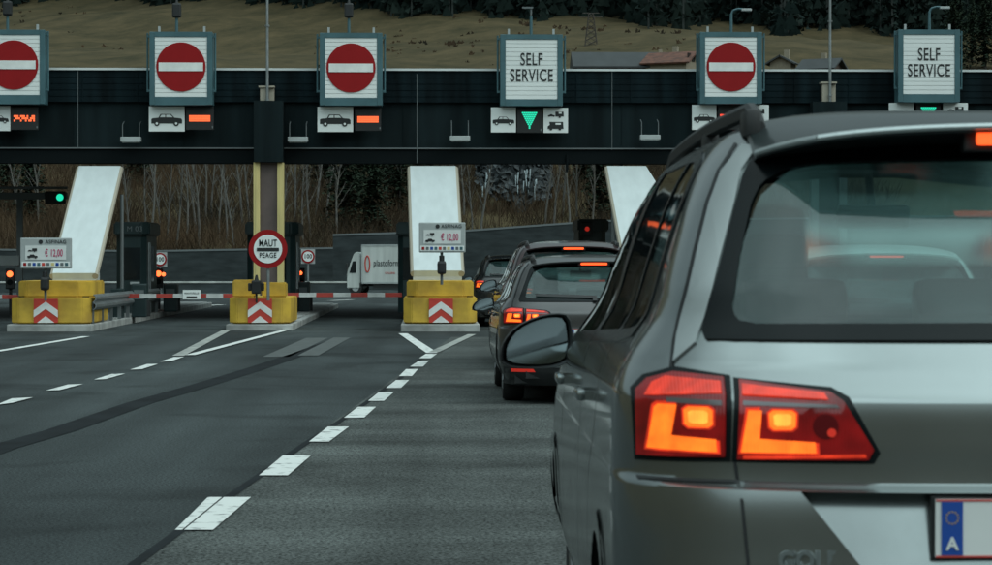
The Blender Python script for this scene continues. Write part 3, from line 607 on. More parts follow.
def icon_sign(u0, u1, v0, v1, kind, lab):
    Y = YF-.35; c = P((u0+u1)/2, (v0+v1)/2, Y); s = FPX/Y; W_ = (u1-u0)/s; H_ = (v1-v0)/s
    o = thing('vehicle_sign', lab, 'sign', c, group='white vehicle symbol signs under the lane signs')
    bm = B(); box(bm, (0, .03, 0), (W_, .06, H_), bev=.006); link('sign_plate', bm, 'face_white', o)
    bm = B(); box(bm, (-W_*.3, .12, 0), (.04, .12, H_*.7)); box(bm, (W_*.3, .12, 0), (.04, .12, H_*.7)); link('bracket', bm, 'trim_grey', o)
    bm = B(); wn = B()
    if kind == 'car': car_icon(bm, 0, -.02, W_*.86, -.001); car_icon_win(wn, 0, -.02, W_*.86, -.001)
    else:
        trailer_icon(bm, 0, H_*.22, W_*.66, -.001); camper_icon(bm, 0, -H_*.24, W_*.66, -.001)
        box(wn, (W_*.1, -.01, -H_*.14), (W_*.22, .006, H_*.07)); box(wn, (W_*.18, -.01, H_*.3), (W_*.12, .006, H_*.07))
    link('vehicle_symbol', bm, 'black', o); link('symbol_window', wn, 'face_white', o)
icon_sign(-12, 10, 106, 131, 'car', 'white car symbol sign cut by the left picture edge')
icon_sign(149, 184.5, 106.5, 131.5, 'car', 'white car symbol sign under the no entry sign second from the left')
icon_sign(317.5, 353, 107, 132, 'car', 'white car symbol sign under the no entry sign right of the yellow column')
icon_sign(491, 516, 107.5, 132.5, 'car', 'white car symbol sign left of the green arrow')
icon_sign(543.5, 568, 108, 133, 'camper', 'white caravan and camper symbol sign right of the green arrow')
icon_sign(692, 716.5, 105, 130, 'car', 'white car symbol sign just above the roof rail of the foreground car')
icon_sign(744, 769, 105, 130, 'camper', 'white camper symbol sign half hidden behind the foreground roof rail')
icon_sign(889, 914, 103, 128, 'car', 'white symbol sign left of the green arrow above the foreground roof')
icon_sign(943, 968, 103, 128, 'camper', 'white camper symbol sign right of the green arrow above the foreground roof')
def led(u0, u1, v0, v1, kind, lab):
    Y = YF-.33; c = P((u0+u1)/2, (v0+v1)/2, Y); s = FPX/Y; W_ = (u1-u0)/s; H_ = (v1-v0)/s
    o = thing('led_display', lab, 'display', c, group='small light displays beside the vehicle signs')
    bm = B(); box(bm, (0, .05, 0), (W_, .1, H_), bev=.008); link('housing', bm, 'black', o)
    bm = B(); box(bm, (W_*.46, .02, -H_*.38), (.03, .06, .05)); link('bracket', bm, 'trim_grey', o)
    bm = B(); r = random.Random(int(u0))
    if kind == 'tri':
        w = 8.2/s; h = 17/s; n = 9
        for j in range(n):
            t = (j+.5)/n; ww = w*(1-t)
            m_ = max(1, int(ww*2/(1.9/s)))
            for i in range(m_): box(bm, (-ww+(i+.5)*2*ww/m_, -.006, h*(.5-t)), (1.65/s, .01, h/n*.78))
        link('green_arrow', bm, 'green_led', o)
    else:
        rows = 3; cols = 13
        for j in range(rows):
            for i in range(cols):
                if kind == 'broken' and r.random() < .38: continue
                box(bm, ((i-cols/2+.5)*1.62/s, -.006, (2.2-j*2.15)/s), (1.5/s, .01, 1.9/s))
        link('led_text', bm, 'orange_led' if kind != 'red' else 'red_led', o)
led(10.5, 38, 107, 130, 'broken', 'orange light display at the far left of the canopy')
led(186, 213.5, 107, 130, 'full', 'orange light display under the second no entry sign')
led(355, 381, 108, 131, 'full', 'orange light display under the no entry sign in the middle')
led(517, 542, 108, 133, 'tri', 'green arrow light between two white signs below the central self service sign')
led(718, 743, 105, 130, 'red', 'red light display behind the foreground roof rail')
led(916, 941, 103, 128, 'tri', 'green arrow light above the foreground car roof')

# lamps behind the canopy roof
def street_lamp(u, v, Y, kind, lab):
    p = P(u, 262, Y); zt = P(u, v, Y).z; z0 = Z3-.2; o = thing('street_lamp', lab, 'street lamp', (p.x, Y, z0)); h = zt-z0; s = FPX/Y
    bm = B(); cyl(bm, (0, 0, 0), (0, 0, h-.12), .07, .04, seg=8); link('pole', bm, 'cab_teal', o)
    bm = B()
    if kind == 'curve':
        pts = [(0, 0, h-.14), (.05, 0, h-.02), (.2, 0, h+.03), (.34, 0, h+.02)]; tube(bm, pts, .035, 6); link('arm', bm, 'cab_teal', o)
        bm = B(); box(bm, (.45, 0, h), (.3, .16, .08), bev=.02); link('lamp_head', bm, 'grey_box', o)
    elif kind == 'head':
        box(bm, (0, 0, h+.1), (.26, .22, .42), bev=.05); cyl(bm, (0, 0, h+.3), (0, 0, h+.45), .05, .02); link('lamp_head', bm, 'black', o)
    else:
        tube(bm, [(0, 0, h-.1), (0, 0, h+.1)], .03, 6); box(bm, (-.1, 0, h+.12), (.32, .1, .05)); link('lamp_head', bm, 'trim_grey', o)
street_lamp(177, 14, 72, 'head', 'dark lamp head on a thin pole behind the second no entry sign')
street_lamp(349, 14, 72, 'head', 'dark lamp head behind the no entry sign right of the yellow column')
street_lamp(8, 12, 72, 'head', 'dark lamp head on a pole at the upper left corner')
street_lamp(531, 12, 72, 'cross', 'thin pole with small crossbar behind the central self service sign')
street_lamp(731, 10, 72, 'curve', 'curved grey street lamp behind the no entry sign above the foreground car')
street_lamp(929, 8, 72, 'curve', 'curved grey street lamp behind the right self service sign')

# ---- yellow column with toll sign
def column(u0, u1, Y, lab, ym='yellow_pale', wm='brown'):
    c = P((u0+u1)/2, 262, Y); s = FPX/Y; o = thing('canopy_column', lab, 'column', (c.x, Y, 0)); W_ = (u1-u0)/s; z1 = zF(163.5)
    fl = W_*.21
    for sx in (-1, 1):
        bm = B(); box(bm, (sx*(W_/2-fl/2), 0, z1/2), (fl, .3, z1), bev=.01); box(bm, (sx*(W_/2-fl/2), -.155, z1/2), (fl*.25, .02, z1-.1)); link('column_flange', bm, ym, o)
    bm = B(); box(bm, (0, .06, z1/2), (W_-2*fl-.004, .25, z1)); link('web', bm, wm, o)
    bm = B(); box(bm, (0, .0, (z1+Z2)/2+.0), (W_*.95, .5, Z2-z1-.01)); link('column_head', bm, 'fascia2', o)
    return o
column(254, 284, YF-.35, 'tall yellow and brown steel column carrying the canopy')
o = column(810, 846, YF-.35, 'grey canopy column seen through the windows of the foreground car', 'trim_grey', 'soffit'); 
p = P(268, 249, 47.6); o = thing('toll_sign', 'round MAUT PEAGE sign with red rim in front of the yellow column', 'sign', p)
s = FPX/47.6
bm = B(); disc(bm, (0, .0, 0), 19.3/s, .03, 64); link('red_rim', bm, 'sign_red', o)
bm = B(); disc(bm, (0, -.018, 0), 14.2/s, .012, 64); link('sign_face', bm, 'face_white', o)
bm = B(); box(bm, (0, -.03, -.5/s), (22/s, .012, 3.4/s), bev=.004); link('black_bar', bm, 'black', o)
text('MAUT', 9.6/s, (0, -.03, 5.6/s), 'black', o, sx=.66, bold=.003); text('PEAGE', 7/s, (0, -.03, -6.4/s), 'black', o, sx=.80, bold=.001)
bm = B(); cyl(bm, (0, .05, -1.0), (0, .05, .3), .03, seg=10); link('post', bm, 'steel', o)

# ---- toll islands
def chevron_panel(o, cx, cz, w, y):
    bm = B(); box(bm, (cx, y, cz), (w, .03, w)); link('chevron_panel', bm, 'red_paint', o)
    bm = B(); T = lambda pts: [(cx-w/2+a*w, cz-w/2+b*w) for a, b in pts]
    prism(bm, T([(0, .52), (.5, .88), (1, .52), (1, .22), (.5, .58), (0, .22)]), y-.022, y-.0152); prism(bm, T([(.14, 0.0), (.5, .28), (.86, 0.0)]), y-.022, y-.0152); link('white_chevron', bm, 'white_paint', o)
def island(u0, u1, Y, L, lab, slim=False, cu=None):
    s = FPX/Y; c = P((u0+u1)/2, 262, Y); W_ = (u1-u0)/s; o = thing('toll_island', lab, 'traffic island', (c.x, Y, 0), group='toll islands between the lanes')
    zk = CAMH-62/s; z1 = CAMH-35.5/s; z2 = CAMH-19/s
    bm = B(); hw = W_/2+.05
    for k in range(int(L/1.0)):
        box(bm, (0, -.12+k*1.0+.5, zk/2-.03), (2*hw, .985, zk+.06), bev=.025)
    link('kerb', bm, 'concrete', o)
    bm = B(); box(bm, (0, L/2+.3, zk+.002), (2*hw-.3, L-.8, .03)); link('paving', bm, 'concrete', o)
    ch = .16
    bm = B(); prism(bm, [(-W_/2+ch, 0), (W_/2-ch, 0), (W_/2, ch), (W_/2, 2.6), (-W_/2, 2.6), (-W_/2, ch)], zk+.02, z1, 'z')
    bmesh.ops.bevel(bm, geom=list(bm.edges), offset=.018, segments=2, affect='EDGES'); lb = link('lower_impact_block', bm, 'yellow', o, smooth=True)
    bm = B(); w2 = W_*.46
    if not slim: prism(bm, [(-w2*.7, .25), (w2*.7, .25), (w2, .6), (w2, 2.5), (-w2, 2.5), (-w2, .6)], z1+.002, z2, 'z')
    else:
        prism(bm, [(-w2, .3), (-.12, .3), (-.12, .9), (-w2, .9)], z1+.002, z2+.02, 'z'); prism(bm, [(.02, .3), (w2*.9, .3), (w2*.9, .9), (.02, .9)], z1+.002, z2-.03, 'z')
    bmesh.ops.bevel(bm, geom=list(bm.edges), offset=.025, segments=2, affect='EDGES'); link('upper_impact_block', bm, 'yellow', o, smooth=True)
    cx = ((cu or (u0+u1)/2)-(u0+u1)/2)/s; chevron_panel(o, cx, (zk+z1)/2+.005, min(.49, z1-zk-.05), -.02)
    sh = B()
    if not slim:
        box(sh, (0, .42, z1+.012), (W_*.9, .02, .02)); link('joint', sh, 'tar', o)
    else: sh.free()
    return o, s, zk, z1, z2
def price_display(u0, u1, v0, v1, pole, o_, Y, lab):
    s = FPX/Y; c = P((u0+u1)/2, (v0+v1)/2, Y); W_ = (u1-u0)/s; H_ = (v1-v0)/s; o = thing('price_display', lab, 'sign', c, group='price boards in front of the toll lanes')
    bm = B(); box(bm, (0, .06, 0), (W_, .12, H_), bev=.02); link('housing', bm, 'grey_box', o)
    bm = B(); box(bm, (0, -.004, .02*H_), (W_*.80, .012, H_*.46)); link('screen', bm, 'plate_white', o)
    text('€ 12,00', H_*.33, (W_*.16, -.014, .0), 'magenta', o, sx=.52, bold=.002)
    text('ASFINAG', H_*.17, (W_*.2, -.006, H_*.37), 'black', o, sx=.95); bm = B(); disc(bm, (-W_*.1, -.004, H_*.37), H_*.07, .01, 16); link('emblem', bm, 'black', o)
    bm = B(); car_icon(bm, -W_*.26, -H_*.1, W_*.2, -.012); trailer_icon(bm, -W_*.26, H_*.1, W_*.18, -.012); link('vehicle_symbol', bm, 'black', o)
    bm = B(); box(bm, (0, -.003, -H_*.36), (W_*.94, .01, H_*.17)); link('card_strip', bm, 'face_white', o)
    cols = ['sign_red', 'trim_grey', 'plate_blue', 'cab_teal', 'red_paint', 'trim_grey', 'yellow_pale', 'plate_blue', 'trim_grey', 'cab_teal']
    for k, cc in enumerate(cols): bm = B(); box(bm, (W_*(-.41+.091*k), -.01, -H_*.36), (W_*.06, .008, H_*.1)); link('card_symbol', bm, cc, o)
    bm = B(); cyl(bm, (pole, .1, -H_/2-.62), (pole, .1, -H_/2+.02), .028, seg=10); link('post', bm, 'trim_grey', o)
    bm = B(); box(bm, (pole, .02, -H_/2-.29), (.17, .17, .26), bev=.05); cyl(bm, (pole, .02, -H_/2-.18), (pole, .02, -H_/2-.06), .05); link('camera_box', bm, 'black', o)
def slab(u0, u1, ub0, ub1, Yb, Yt, v0, v1, lab, chamfer=0):
    a = P(u0, v0, Yt); b = P(u1, v0, Yt); c = P(ub1, v1, Yb); d = P(ub0, v1, Yb); org = Vector(((c.x+d.x)/2, Yb, d.z))
    o = thing('inclined_panel', lab, 'panel', org, group='white inclined panels over the islands')
    nrm = (b-a).cross(d-a).normalized(); nrm = nrm if nrm.y > 0 else -nrm
    cor = [a, b, c, d] if not chamfer else [a, b, b.lerp(c, .16)+Vector((chamfer, 0, 0)), c, d]
    bm = B(); A = [bm.verts.new(q-org) for q in cor]; Bv = [bm.verts.new(q-org+nrm*.14) for q in cor]; n = len(cor)
    bm.faces.new(A); bm.faces.new(Bv[::-1])
    for i in range(n): bm.faces.new((A[i], Bv[i], Bv[(i+1) % n], A[(i+1) % n]))
    link('panel_sheet', bm, 'panel_white', o)
    for (p, q) in ((a, d), (b, c) if not chamfer else (cor[2], c)):
        bm = B(); cyl(bm, p-org+nrm*.07, q-org+nrm*.07, .065, seg=8); link('edge_rail', bm, 'panel_edge', o)
    bm = B(); w = (c-d).length; zz = d.z
    box(bm, (0, .35, -.13), (w*1.02, .6, .26), bev=.01); box(bm, (0, .5, -.3), (w*1.08, .9, .1)); link('plinth', bm, 'concrete_light', o)
    bm = B(); box(bm, (0, .55, -zz*.5-.17), (w*.9, .7, zz-.34)); link('support', bm, 'trim_grey', o)
    for sx in (-1, 1): bm = B(); cyl(bm, (sx*w*.42, 4.9, -zz+.1), (sx*w*.42, 4.9, 1.72), .04, seg=8); link('strut', bm, 'trim_grey', o)
# island 1
o1, s1, zk, z1, z2 = island(10.5, 90, 47.6, 26, 'yellow-fronted toll island at the left with a guard rail', cu=46)
price_display(20.5, 71, 238, 268.5, -.02, o1, 47.3, 'grey price board showing twelve euro on the left toll island')
slab(79, 120.5, 52.5, 95, 49.8, 55.6, 166, 273, 'white inclined panel above the left toll island')
def guard_rail(x, y0, y1, z, lab):
    o = thing('guard_rail', lab, 'guard rail', (x, y0, 0)); bm = B(); L = y1-y0
    pr = [(.0, -.15), (.05, -.10), (.05, -.05), (0, 0), (.05, .05), (.05, .10), (0, .15), (-.02, .15), (.03, .1), (.03, .05), (-.02, 0), (.03, -.05), (.03, -.1), (-.02, -.15)]
    prism(bm, [(a, z+b) for a, b in pr], 0, L); link('rail', bm, 'steel', o)
    for k in range(int(L/1.4)+1): bm = B(); box(bm, (-.06, .2+k*1.4, z/2), (.07, .1, z)); link('post', bm, 'trim_grey', o)
xr = P(92, 262, 47.6).x
guard_rail(xr+.02, 47.7, 59, .56, 'steel guard rail along the right side of the left toll island')
xr = P(228, 262, 48).x
# island 2
o2, s2, *_ = island(229, 290, 48.2, 24, 'small yellow toll island under the MAUT sign', slim=True, cu=260)
# island 3
o3, s3, *_ = island(403.5, 477, 47.4, 26, 'yellow-fronted toll island in the middle beside the black car', cu=441)
price_display(419, 465.5, 222.5, 252.5, -.01, o3, 47.1, 'grey price board showing twelve euro on the middle toll island')
slab(410, 455.5, 413.5, 461.5, 49.8, 55.6, 166, 270.5, 'white inclined panel above the middle toll island')
# island 4 (behind the cars)
o4, s4, *_ = island(608, 684, 47.4, 26, 'yellow-fronted toll island hidden behind the queueing cars')
slab(607, 646, 627, 676, 49.8, 55.6, 166, 273, 'white inclined panel leaning left above the right-hand island', chamfer=.12)

# signal cameras on yellow blocks
def black_signal(u, v0, v1, Y, lab, red=False):
    c = P(u, (v0+v1)/2, Y); s = FPX/Y; h = (v1-v0)/s; o = thing('signal_camera', lab, 'camera', c)
    bm = B(); box(bm, (0, 0, 0), (.19, .2, h*.62), bev=.03); box(bm, (-.13, .02, 0), (.07, .12, h*.36), bev=.02); box(bm, (.12, .02, 0), (.06, .12, h*.36), bev=.02); link('housing', bm, 'black', o)
    bm = B(); cyl(bm, (0, 0, h*.3), (0, 0, h*.55), .045, .02); link('cap', bm, 'black', o)
    bm = B(); cyl(bm, (0, 0, -h*.3), (0, 0, -h*.72), .02, seg=8); link('stem', bm, 'black', o)
black_signal(256.5, 276, 298, 48.1, 'black twin signal unit on the small yellow island')

# booths
def booth(u0, u1, v0, Y, lab, d=2.2, txt=None):
    s = FPX/Y; c = P((u0+u1)/2, 262, Y); W_ = (u1-u0)/s; zt = P(430, v0, Y).z; o = thing('toll_booth', lab, 'booth', (c.x, Y, 0))
    bm = B(); prism(bm, [(-W_/2+.12, 0), (W_/2-.12, 0), (W_/2, .15), (W_/2, d), (-W_/2, d), (-W_/2, .15)], .16, zt-.32, 'z'); link('cabin', bm, 'dark_green', o)
    bm = B(); prism(bm, [(-W_/2-.04, -.1), (W_/2-.1, -.1), (W_/2+.08, .1), (W_/2+.08, d+.1), (-W_/2-.04, d+.1)], zt-.318, zt, 'z'); bmesh.ops.bevel(bm, geom=list(bm.edges), offset=.04, segments=2, affect='EDGES'); link('roof', bm, 'dark_green', o, smooth=True)
    bm = B(); box(bm, (0, -.006, 1.3), (W_*.62, .012, .75)); wf = link('window', bm, 'window_dark', o)
    bm = B(); box(bm, (W_/2+.006, d*.45, 1.3), (.012, d*.5, .85)); link('window', bm, 'window_dark', o)
    for yy in (.3, .62): bm = B(); box(bm, (W_/2+.03, yy, 1.25), (.03, .04, 1.1)); link('mullion', bm, 'steel', o)
    if txt: text(txt, .17, (0.1, -.12, zt-.17), 'trim_grey', o)
    bm = B(); box(bm, (W_*.15, -.1, .85), (.22, .14, .06), bev=.01); link('tray', bm, 'grey_box', o)
    return o
booth(116, 146, 222, 57.2, 'dark toll booth on the left island with lane number', txt='M 03')
booth(247, 295, 222, 58, 'dark toll booth behind the yellow column')
booth(398, 424, 222, 57.5, 'dark toll booth behind the middle island')
booth(579, 606, 219, 62, 'dark toll booth seen above the queueing cars')
bm = B(); p = P(587, 229, 61.8); o = thing('lane_signal', 'small red lane light on the booth above the queueing cars', 'traffic light', p); box(bm, (0, 0, 0), (.3, .12, .34), bev=.02); link('housing', bm, 'black', o)
bm = B(); disc(bm, (0, -.065, 0), .06, .02, 20); link('lens', bm, 'reflector', o)

# barrier arms
def barrier(u0, u1, v, Y, segs, lab, sign=None, post=True, left=True):
    a = P(u0, v, Y); b = P(u1, v, Y); L = (b.x-a.x); xp = a.x if left else b.x; sg = 1 if left else -1
    o = thing('barrier_gate', lab, 'barrier', (xp, Y, 0), group='boom barriers across the lanes')
    s = FPX/Y; z = a.z; h = 4.2/s
    bm = B(); box(bm, (-sg*.12, .02, (z+.12)/2+.05), (.26, .3, z+.1), bev=.02); link('drive_cabinet', bm, 'dark_green', o)
    n = segs; 
    for k in range(n): bm = B(); box(bm, (sg*(L*(k+.5)/n), -.02, z), (L/n-.002, .05, h), bev=.006); link('arm_band', bm, 'arm_red_shaded' if k % 2 == 0 else 'arm_white_shaded', o)
    if sign:
        u, = sign; x = P(u, v, Y).x-xp; bm = B(); box(bm, (x, -.055, z+.03), (.38, .02, .2)); q = link('arm_sign', bm, 'face_white', o)
        text('MAUTSTELLE', .05, (x, -.068, z+.06), 'black', o); bm = B(); box(bm, (x, -.068, z-.02), (.22, .01, .03)); link('sign_mark', bm, 'black', o)
barrier(123, 240, 296, 53, 7, 'red and white barrier arm between the left and MAUT islands', sign=(192,))
barrier(282, 402, 295, 53, 7, 'red and white barrier arm between the MAUT island and middle island')
barrier(478, 590, 295, 55, 7, 'red and white barrier arm behind the queueing cars')
barrier(-60, 18, 297, 53, 5, 'barrier arm at the left picture edge', left=True)

# speed signs + small signals
def speed(u, v, Y, lab):
    s = FPX/Y; c = P(u, v, Y); o = thing('speed_sign', lab, 'sign', (c.x, Y, 0), group='100 speed limit signs behind the barriers'); z = c.z; r = 6.6/s
    bm = B(); box(bm, (0, .03, z), (2.1*r, .02, 2.2*r), bev=.005); link('backing', bm, 'grey_box', o)
    bm = B(); disc(bm, (0, 0, z), r, .02, 32); link('red_rim', bm, 'sign_red', o)
    bm = B(); disc(bm, (0, -.014, z), r*.76, .01, 32); link('sign_face', bm, 'face_white', o)
    text('100', r*.92, (0, -.022, z), 'black', o, sx=.85, bold=.004)
    bm = B(); cyl(bm, (0, .06, 0), (0, .06, z), .035, seg=8); link('post', bm, 'steel', o)
speed(160, 259.5, 88, 'round 100 speed sign right of the left toll booth'); speed(308, 256.5, 88, 'round 100 speed sign right of the yellow column')
def signal(u, v, Y, kind, lab):
    s = FPX/Y; c = P(u, v, Y); o = thing('traffic_signal', lab, 'traffic light', (c.x, Y, 0), group='small traffic lights at the lane exits'); z = c.z
    bm = B(); box(bm, (0, .05, z-.12), (.22, .14, .5), bev=.03); link('housing', bm, 'black', o)
    bm = B(); cyl(bm, (0, .08, 0), (0, .08, z-.3), .04, seg=8); link('post', bm, 'black', o)
    bm = B(); disc(bm, (0, -.03, z), .075 if kind != 'dim' else .05, .03, 20); link('lit_lens', bm, 'lamp_red' if kind != 'green' else 'green_led', o)
    if kind == 'double': bm = B(); disc(bm, (.13, -.03, z-.02), .05, .03, 16); link('side_lens', bm, 'lamp_red', o)
    bm = B(); disc(bm, (0, -.026, z-.2), .07, .02, 20); link('dark_lens', bm, 'black_gloss', o)
signal(158.5, 273.5, 62, 'double', 'red traffic light under the left 100 sign'); signal(300.5, 273, 62, 'dim', 'dim red traffic light right of the yellow column'); signal(10, 274, 60, 'one', 'red traffic light at the left picture edge')
# gantry at far left
YG = 60; s = FPX/YG; p = P(20, 262, YG); o = thing('sign_gantry', 'grey steel gantry arm at the left picture edge', 'gantry', (p.x, YG, 0)); zb = P(20, 196, YG).z
bm = B(); box(bm, (-.9, 0, zb), (4.1, .22, .16), bev=.01); box(bm, (-.9, 0, zb+.2), (4.1, .1, .06)); link('beam', bm, 'trim_grey', o)
bm = B(); box(bm, (0, 0, zb/2), (.14, .14, zb-.1)); link('post', bm, 'trim_grey', o)
bm = B(); p2 = P(10, 260.5, YG); box(bm, (p2.x-p.x, -.12, p2.z), (.5, .05, .24), bev=.01); link('sign_plate', bm, 'grey_box', o)
q = P(60, 197.5, YG-.2); o = thing('traffic_signal', 'green traffic light at the end of the grey gantry arm', 'traffic light', q)
bm = B(); box(bm, (-.12, .06, 0), (.5, .14, .3), bev=.03); link('housing', bm, 'black', o); bm = B(); disc(bm, (0, -.02, 0), .085, .03, 24); link('lit_lens', bm, 'green_led', o)
# clutter beside the booths
def bollards(u, v, Y, lab, n=1):
    p = P(u, v, Y); o = thing('ticket_machine', lab, 'machine', (p.x, Y, 0)); z = p.z
    bm = B(); box(bm, (0, 0, z/2+.08), (.34, .4, z-.1), bev=.03); link('machine_body', bm, 'dark_green', o)
    bm = B(); box(bm, (0, -.205, z*.75), (.22, .02, .2)); link('panel', bm, 'trim_grey', o)
    bm = B(); cyl(bm, (.16, -.1, .15), (.16, -.1, .5), .08, seg=12); link('bollard', bm, 'black', o)
bollards(171, 285, 60, 'dark ticket machine at the end of the left island'); bollards(303, 283, 60, 'dark ticket machine right of the yellow column'); bollards(414, 285, 50.5, 'dark ticket machine on the middle island'); bollards(140, 285, 54, 'dark ticket machine in front of the left booth')

# ================================================================ truck
def truck():
    Y = 168; p = P(361.5, 262, Y); o = thing('box_truck', 'white lorry with a lettered tarpaulin body beyond the barrier', 'truck', (p.x, Y, HY(Y)), R_(-12))
    z0 = P(430, 283.5, Y).z-HY(Y); z1 = P(430, 244.5, Y).z-HY(Y)
    bm = B(); box(bm, (2.6, 1.2, (z0+z1)/2), (5.2, 2.4, z1-z0), bev=.04); link('cargo_body', bm, 'truck_white', o)
    bm = B(); box(bm, (2.6, -.02, z1-.05), (5.22, .03, .1)); box(bm, (2.6, -.02, z0+.05), (5.22, .03, .12)); box(bm, (.03, -.02, (z0+z1)/2), (.08, .03, z1-z0)); link('frame_rail', bm, 'grey_box', o)
    text('plastoform', .62, (1.75, -.012, (z0+z1)/2+.05), 'black', o, sx=.62, bold=.006, ext=.004); text('GALERIE', .2, (2.0, -.012, (z0+z1)/2-.62), 'red_paint', o, sx=.9)
    bm = B()
    for k in range(28):
        t = 2*math.pi*k/28; t2 = 2*math.pi*(k+1)/28; cyl(bm, (.42+.16*math.cos(t), -.02, (z0+z1)/2+.55*math.sin(t)), (.42+.16*math.cos(t2), -.02, (z0+z1)/2+.55*math.sin(t2)), .045, seg=5)
    link('emblem', bm, 'red_paint', o)
    bm = B(); prism(bm, [(-1.05, .42), (-.1, .42), (-.1, 2.75), (-.3, 2.95), (-.55, 2.85), (-.98, 1.7), (-1.05, 1.5)], .05, 2.35); bmesh.ops.bevel(bm, geom=list(bm.edges), offset=.06, segments=2, affect='EDGES'); link('cab', bm, 'truck_white', o, smooth=True)
    bm = B(); prism(bm, [(-.86, 1.5), (-.4, 1.5), (-.4, 2.3), (-.62, 2.3)], .02, .06); link('side_window', bm, 'window_dark', o)
    bm = B(); box(bm, (-.84, 1.2, 2.1), (.04, 2.0, .8), rot=(0, R_(20), 0)); link('windscreen', bm, 'window_dark', o)
    bm = B(); box(bm, (-1.0, -.12, 1.9), (.1, .16, .55), bev=.02); link('mirror', bm, 'black', o)
    bm = B(); box(bm, (2.4, 1.2, .72), (5, 1.0, .3)); box(bm, (1.9, .12, .62), (2.2, .06, .35)); link('chassis', bm, 'black', o)
    for (x, y) in [(-.45, .25), (-.45, 2.15), (3.9, .25), (3.9, 2.15)]:
        bm = B(); cyl(bm, (x, y-.14, .46), (x, y+.14, .46), .46, seg=24); wv = link('wheel', bm, 'rubber', o); bm = B(); cyl(bm, (x, y-.16, .46), (x, y-.12, .46), .24, seg=20); link('rim', bm, 'grey_box', wv)
truck()
# ================================================================ cars
TAB = [(0.22,.80,.12,4.40),(0.35,.86,.03,4.50),(0.50,.895,.0,4.53),(0.62,.90,-.01,4.52),(0.74,.90,.0,4.48),(0.868,.895,.015,4.40),(0.885,.893,.045,4.37),
(0.97,.89,.05,4.15),(1.05,.885,.058,3.75),(1.07,.88,.075,3.6),(1.12,.858,.12,3.45),(1.18,.818,.17,3.33),(1.22,.795,.20,3.22),(1.35,.755,.28,3.0),(1.48,.71,.36,2.80),
(1.57,.665,.42,2.6),(1.62,.625,.48,2.45),(1.66,.56,.58,2.3),(1.69,.45,.76,2.1),(1.71,.25,1.02,1.85),(1.716,0.0,1.30,1.5)]
def _sl(i, k):
    n = len(TAB)
    if i == 0 or i == n-1:
        j = 0 if i == 0 else n-2
        return (TAB[j+1][k]-TAB[j][k])/(TAB[j+1][0]-TAB[j][0])
    a = (TAB[i][k]-TAB[i-1][k])/(TAB[i][0]-TAB[i-1][0]); b = (TAB[i+1][k]-TAB[i][k])/(TAB[i+1][0]-TAB[i][0])
    return 0 if a*b <= 0 else 2*a*b/(a+b)
_rc = {}
def row(z):
    z = min(max(z, TAB[0][0]), TAB[-1][0])
    if z in _rc: return _rc[z]
    i = 0
    while i < len(TAB)-2 and z > TAB[i+1][0]: i += 1
    h = TAB[i+1][0]-TAB[i][0]; t = (z-TAB[i][0])/h; o = []
    for k in (1, 2, 3):
        p0, p1 = TAB[i][k], TAB[i+1][k]; m0, m1 = _sl(i, k)*h, _sl(i+1, k)*h
        o.append((2*t**3-3*t*t+1)*p0+(t**3-2*t*t+t)*m0+(-2*t**3+3*t*t)*p1+(t**3-t*t)*m1)
    w_, yr, yf = o; _rc[z] = (w_, yr, yf, .5*min(1, w_/.6), .8*min(1, w_/.6)); return _rc[z]
def nz(z): return 2.8+1.4*max(0, min(1, (z-1.12)/.16))
def recess(x, z):                       # number plate recess in the tailgate
    return .004+.060*max(0, min(1, (z-.60)/.268))
def Rr(x, z):
    w_, yr, yf, a, af = row(z); NN = nz(z); q = min(abs(x)/max(w_, 1e-6), 1); return yr+a*(1-(1-q**NN)**(1/NN))
def Ff(x, z):
    w_, yr, yf, a, af = row(z); NN = nz(z); q = min(abs(x)/max(w_, 1e-6), 1); return yf-af*(1-(1-q**NN)**(1/NN))
def Ww(y, z):
    w_, yr, yf, a, af = row(z); NN = nz(z)
    if y < yr+a: q = min(1, abs(1-(y-yr)/a)); return w_*(1-q**NN)**(1/NN)
    if y > yf-af: q = min(1, (y-yf+af)/af); return w_*(1-q**NN)**(1/NN)
    return w_
def inpoly(x, y, pl):
    c = False; n = len(pl)
    for i in range(n):
        (x0, y0), (x1, y1) = pl[i], pl[(i+1) % n]
        if (y0 > y) != (y1 > y) and x < (x1-x0)*(y-y0)/(y1-y0)+x0: c = not c
    return c
def smooth_poly(pl, r=.22):             # one corner-cutting pass rounds an outline
    o = []; n = len(pl)
    for i in range(n):
        a, b, c = Vector(pl[i-1]), Vector(pl[i]), Vector(pl[(i+1) % n])
        o += [tuple(b.lerp(a, min(r, .03/max((a-b).length, 1e-6)) if r < .5 else r)), tuple(b.lerp(c, min(r, .03/max((c-b).length, 1e-6)) if r < .5 else r))]
    return o
def resample(pl, n=96, c=None):
    cx = sum(p[0] for p in pl)/len(pl) if c is None else c[0]; cy = sum(p[1] for p in pl)/len(pl) if c is None else c[1]; o = []
    for k in range(n):
        t = 2*math.pi*k/n; dx, dy = math.cos(t), math.sin(t); best = 0
        for i in range(len(pl)):
            (x0, y0), (x1, y1) = pl[i], pl[(i+1) % len(pl)]; ex, ey = x1-x0, y1-y0; D = dx*ey-dy*ex
            if abs(D) < 1e-12: continue
            s_ = ((x0-cx)*ey-(y0-cy)*ex)/D; u_ = ((x0-cx)*dy-(y0-cy)*dx)/D
            if s_ > 0 and -1e-6 <= u_ <= 1+1e-6: best = max(best, s_)
        o.append((cx+dx*best, cy+dy*best))
    return o
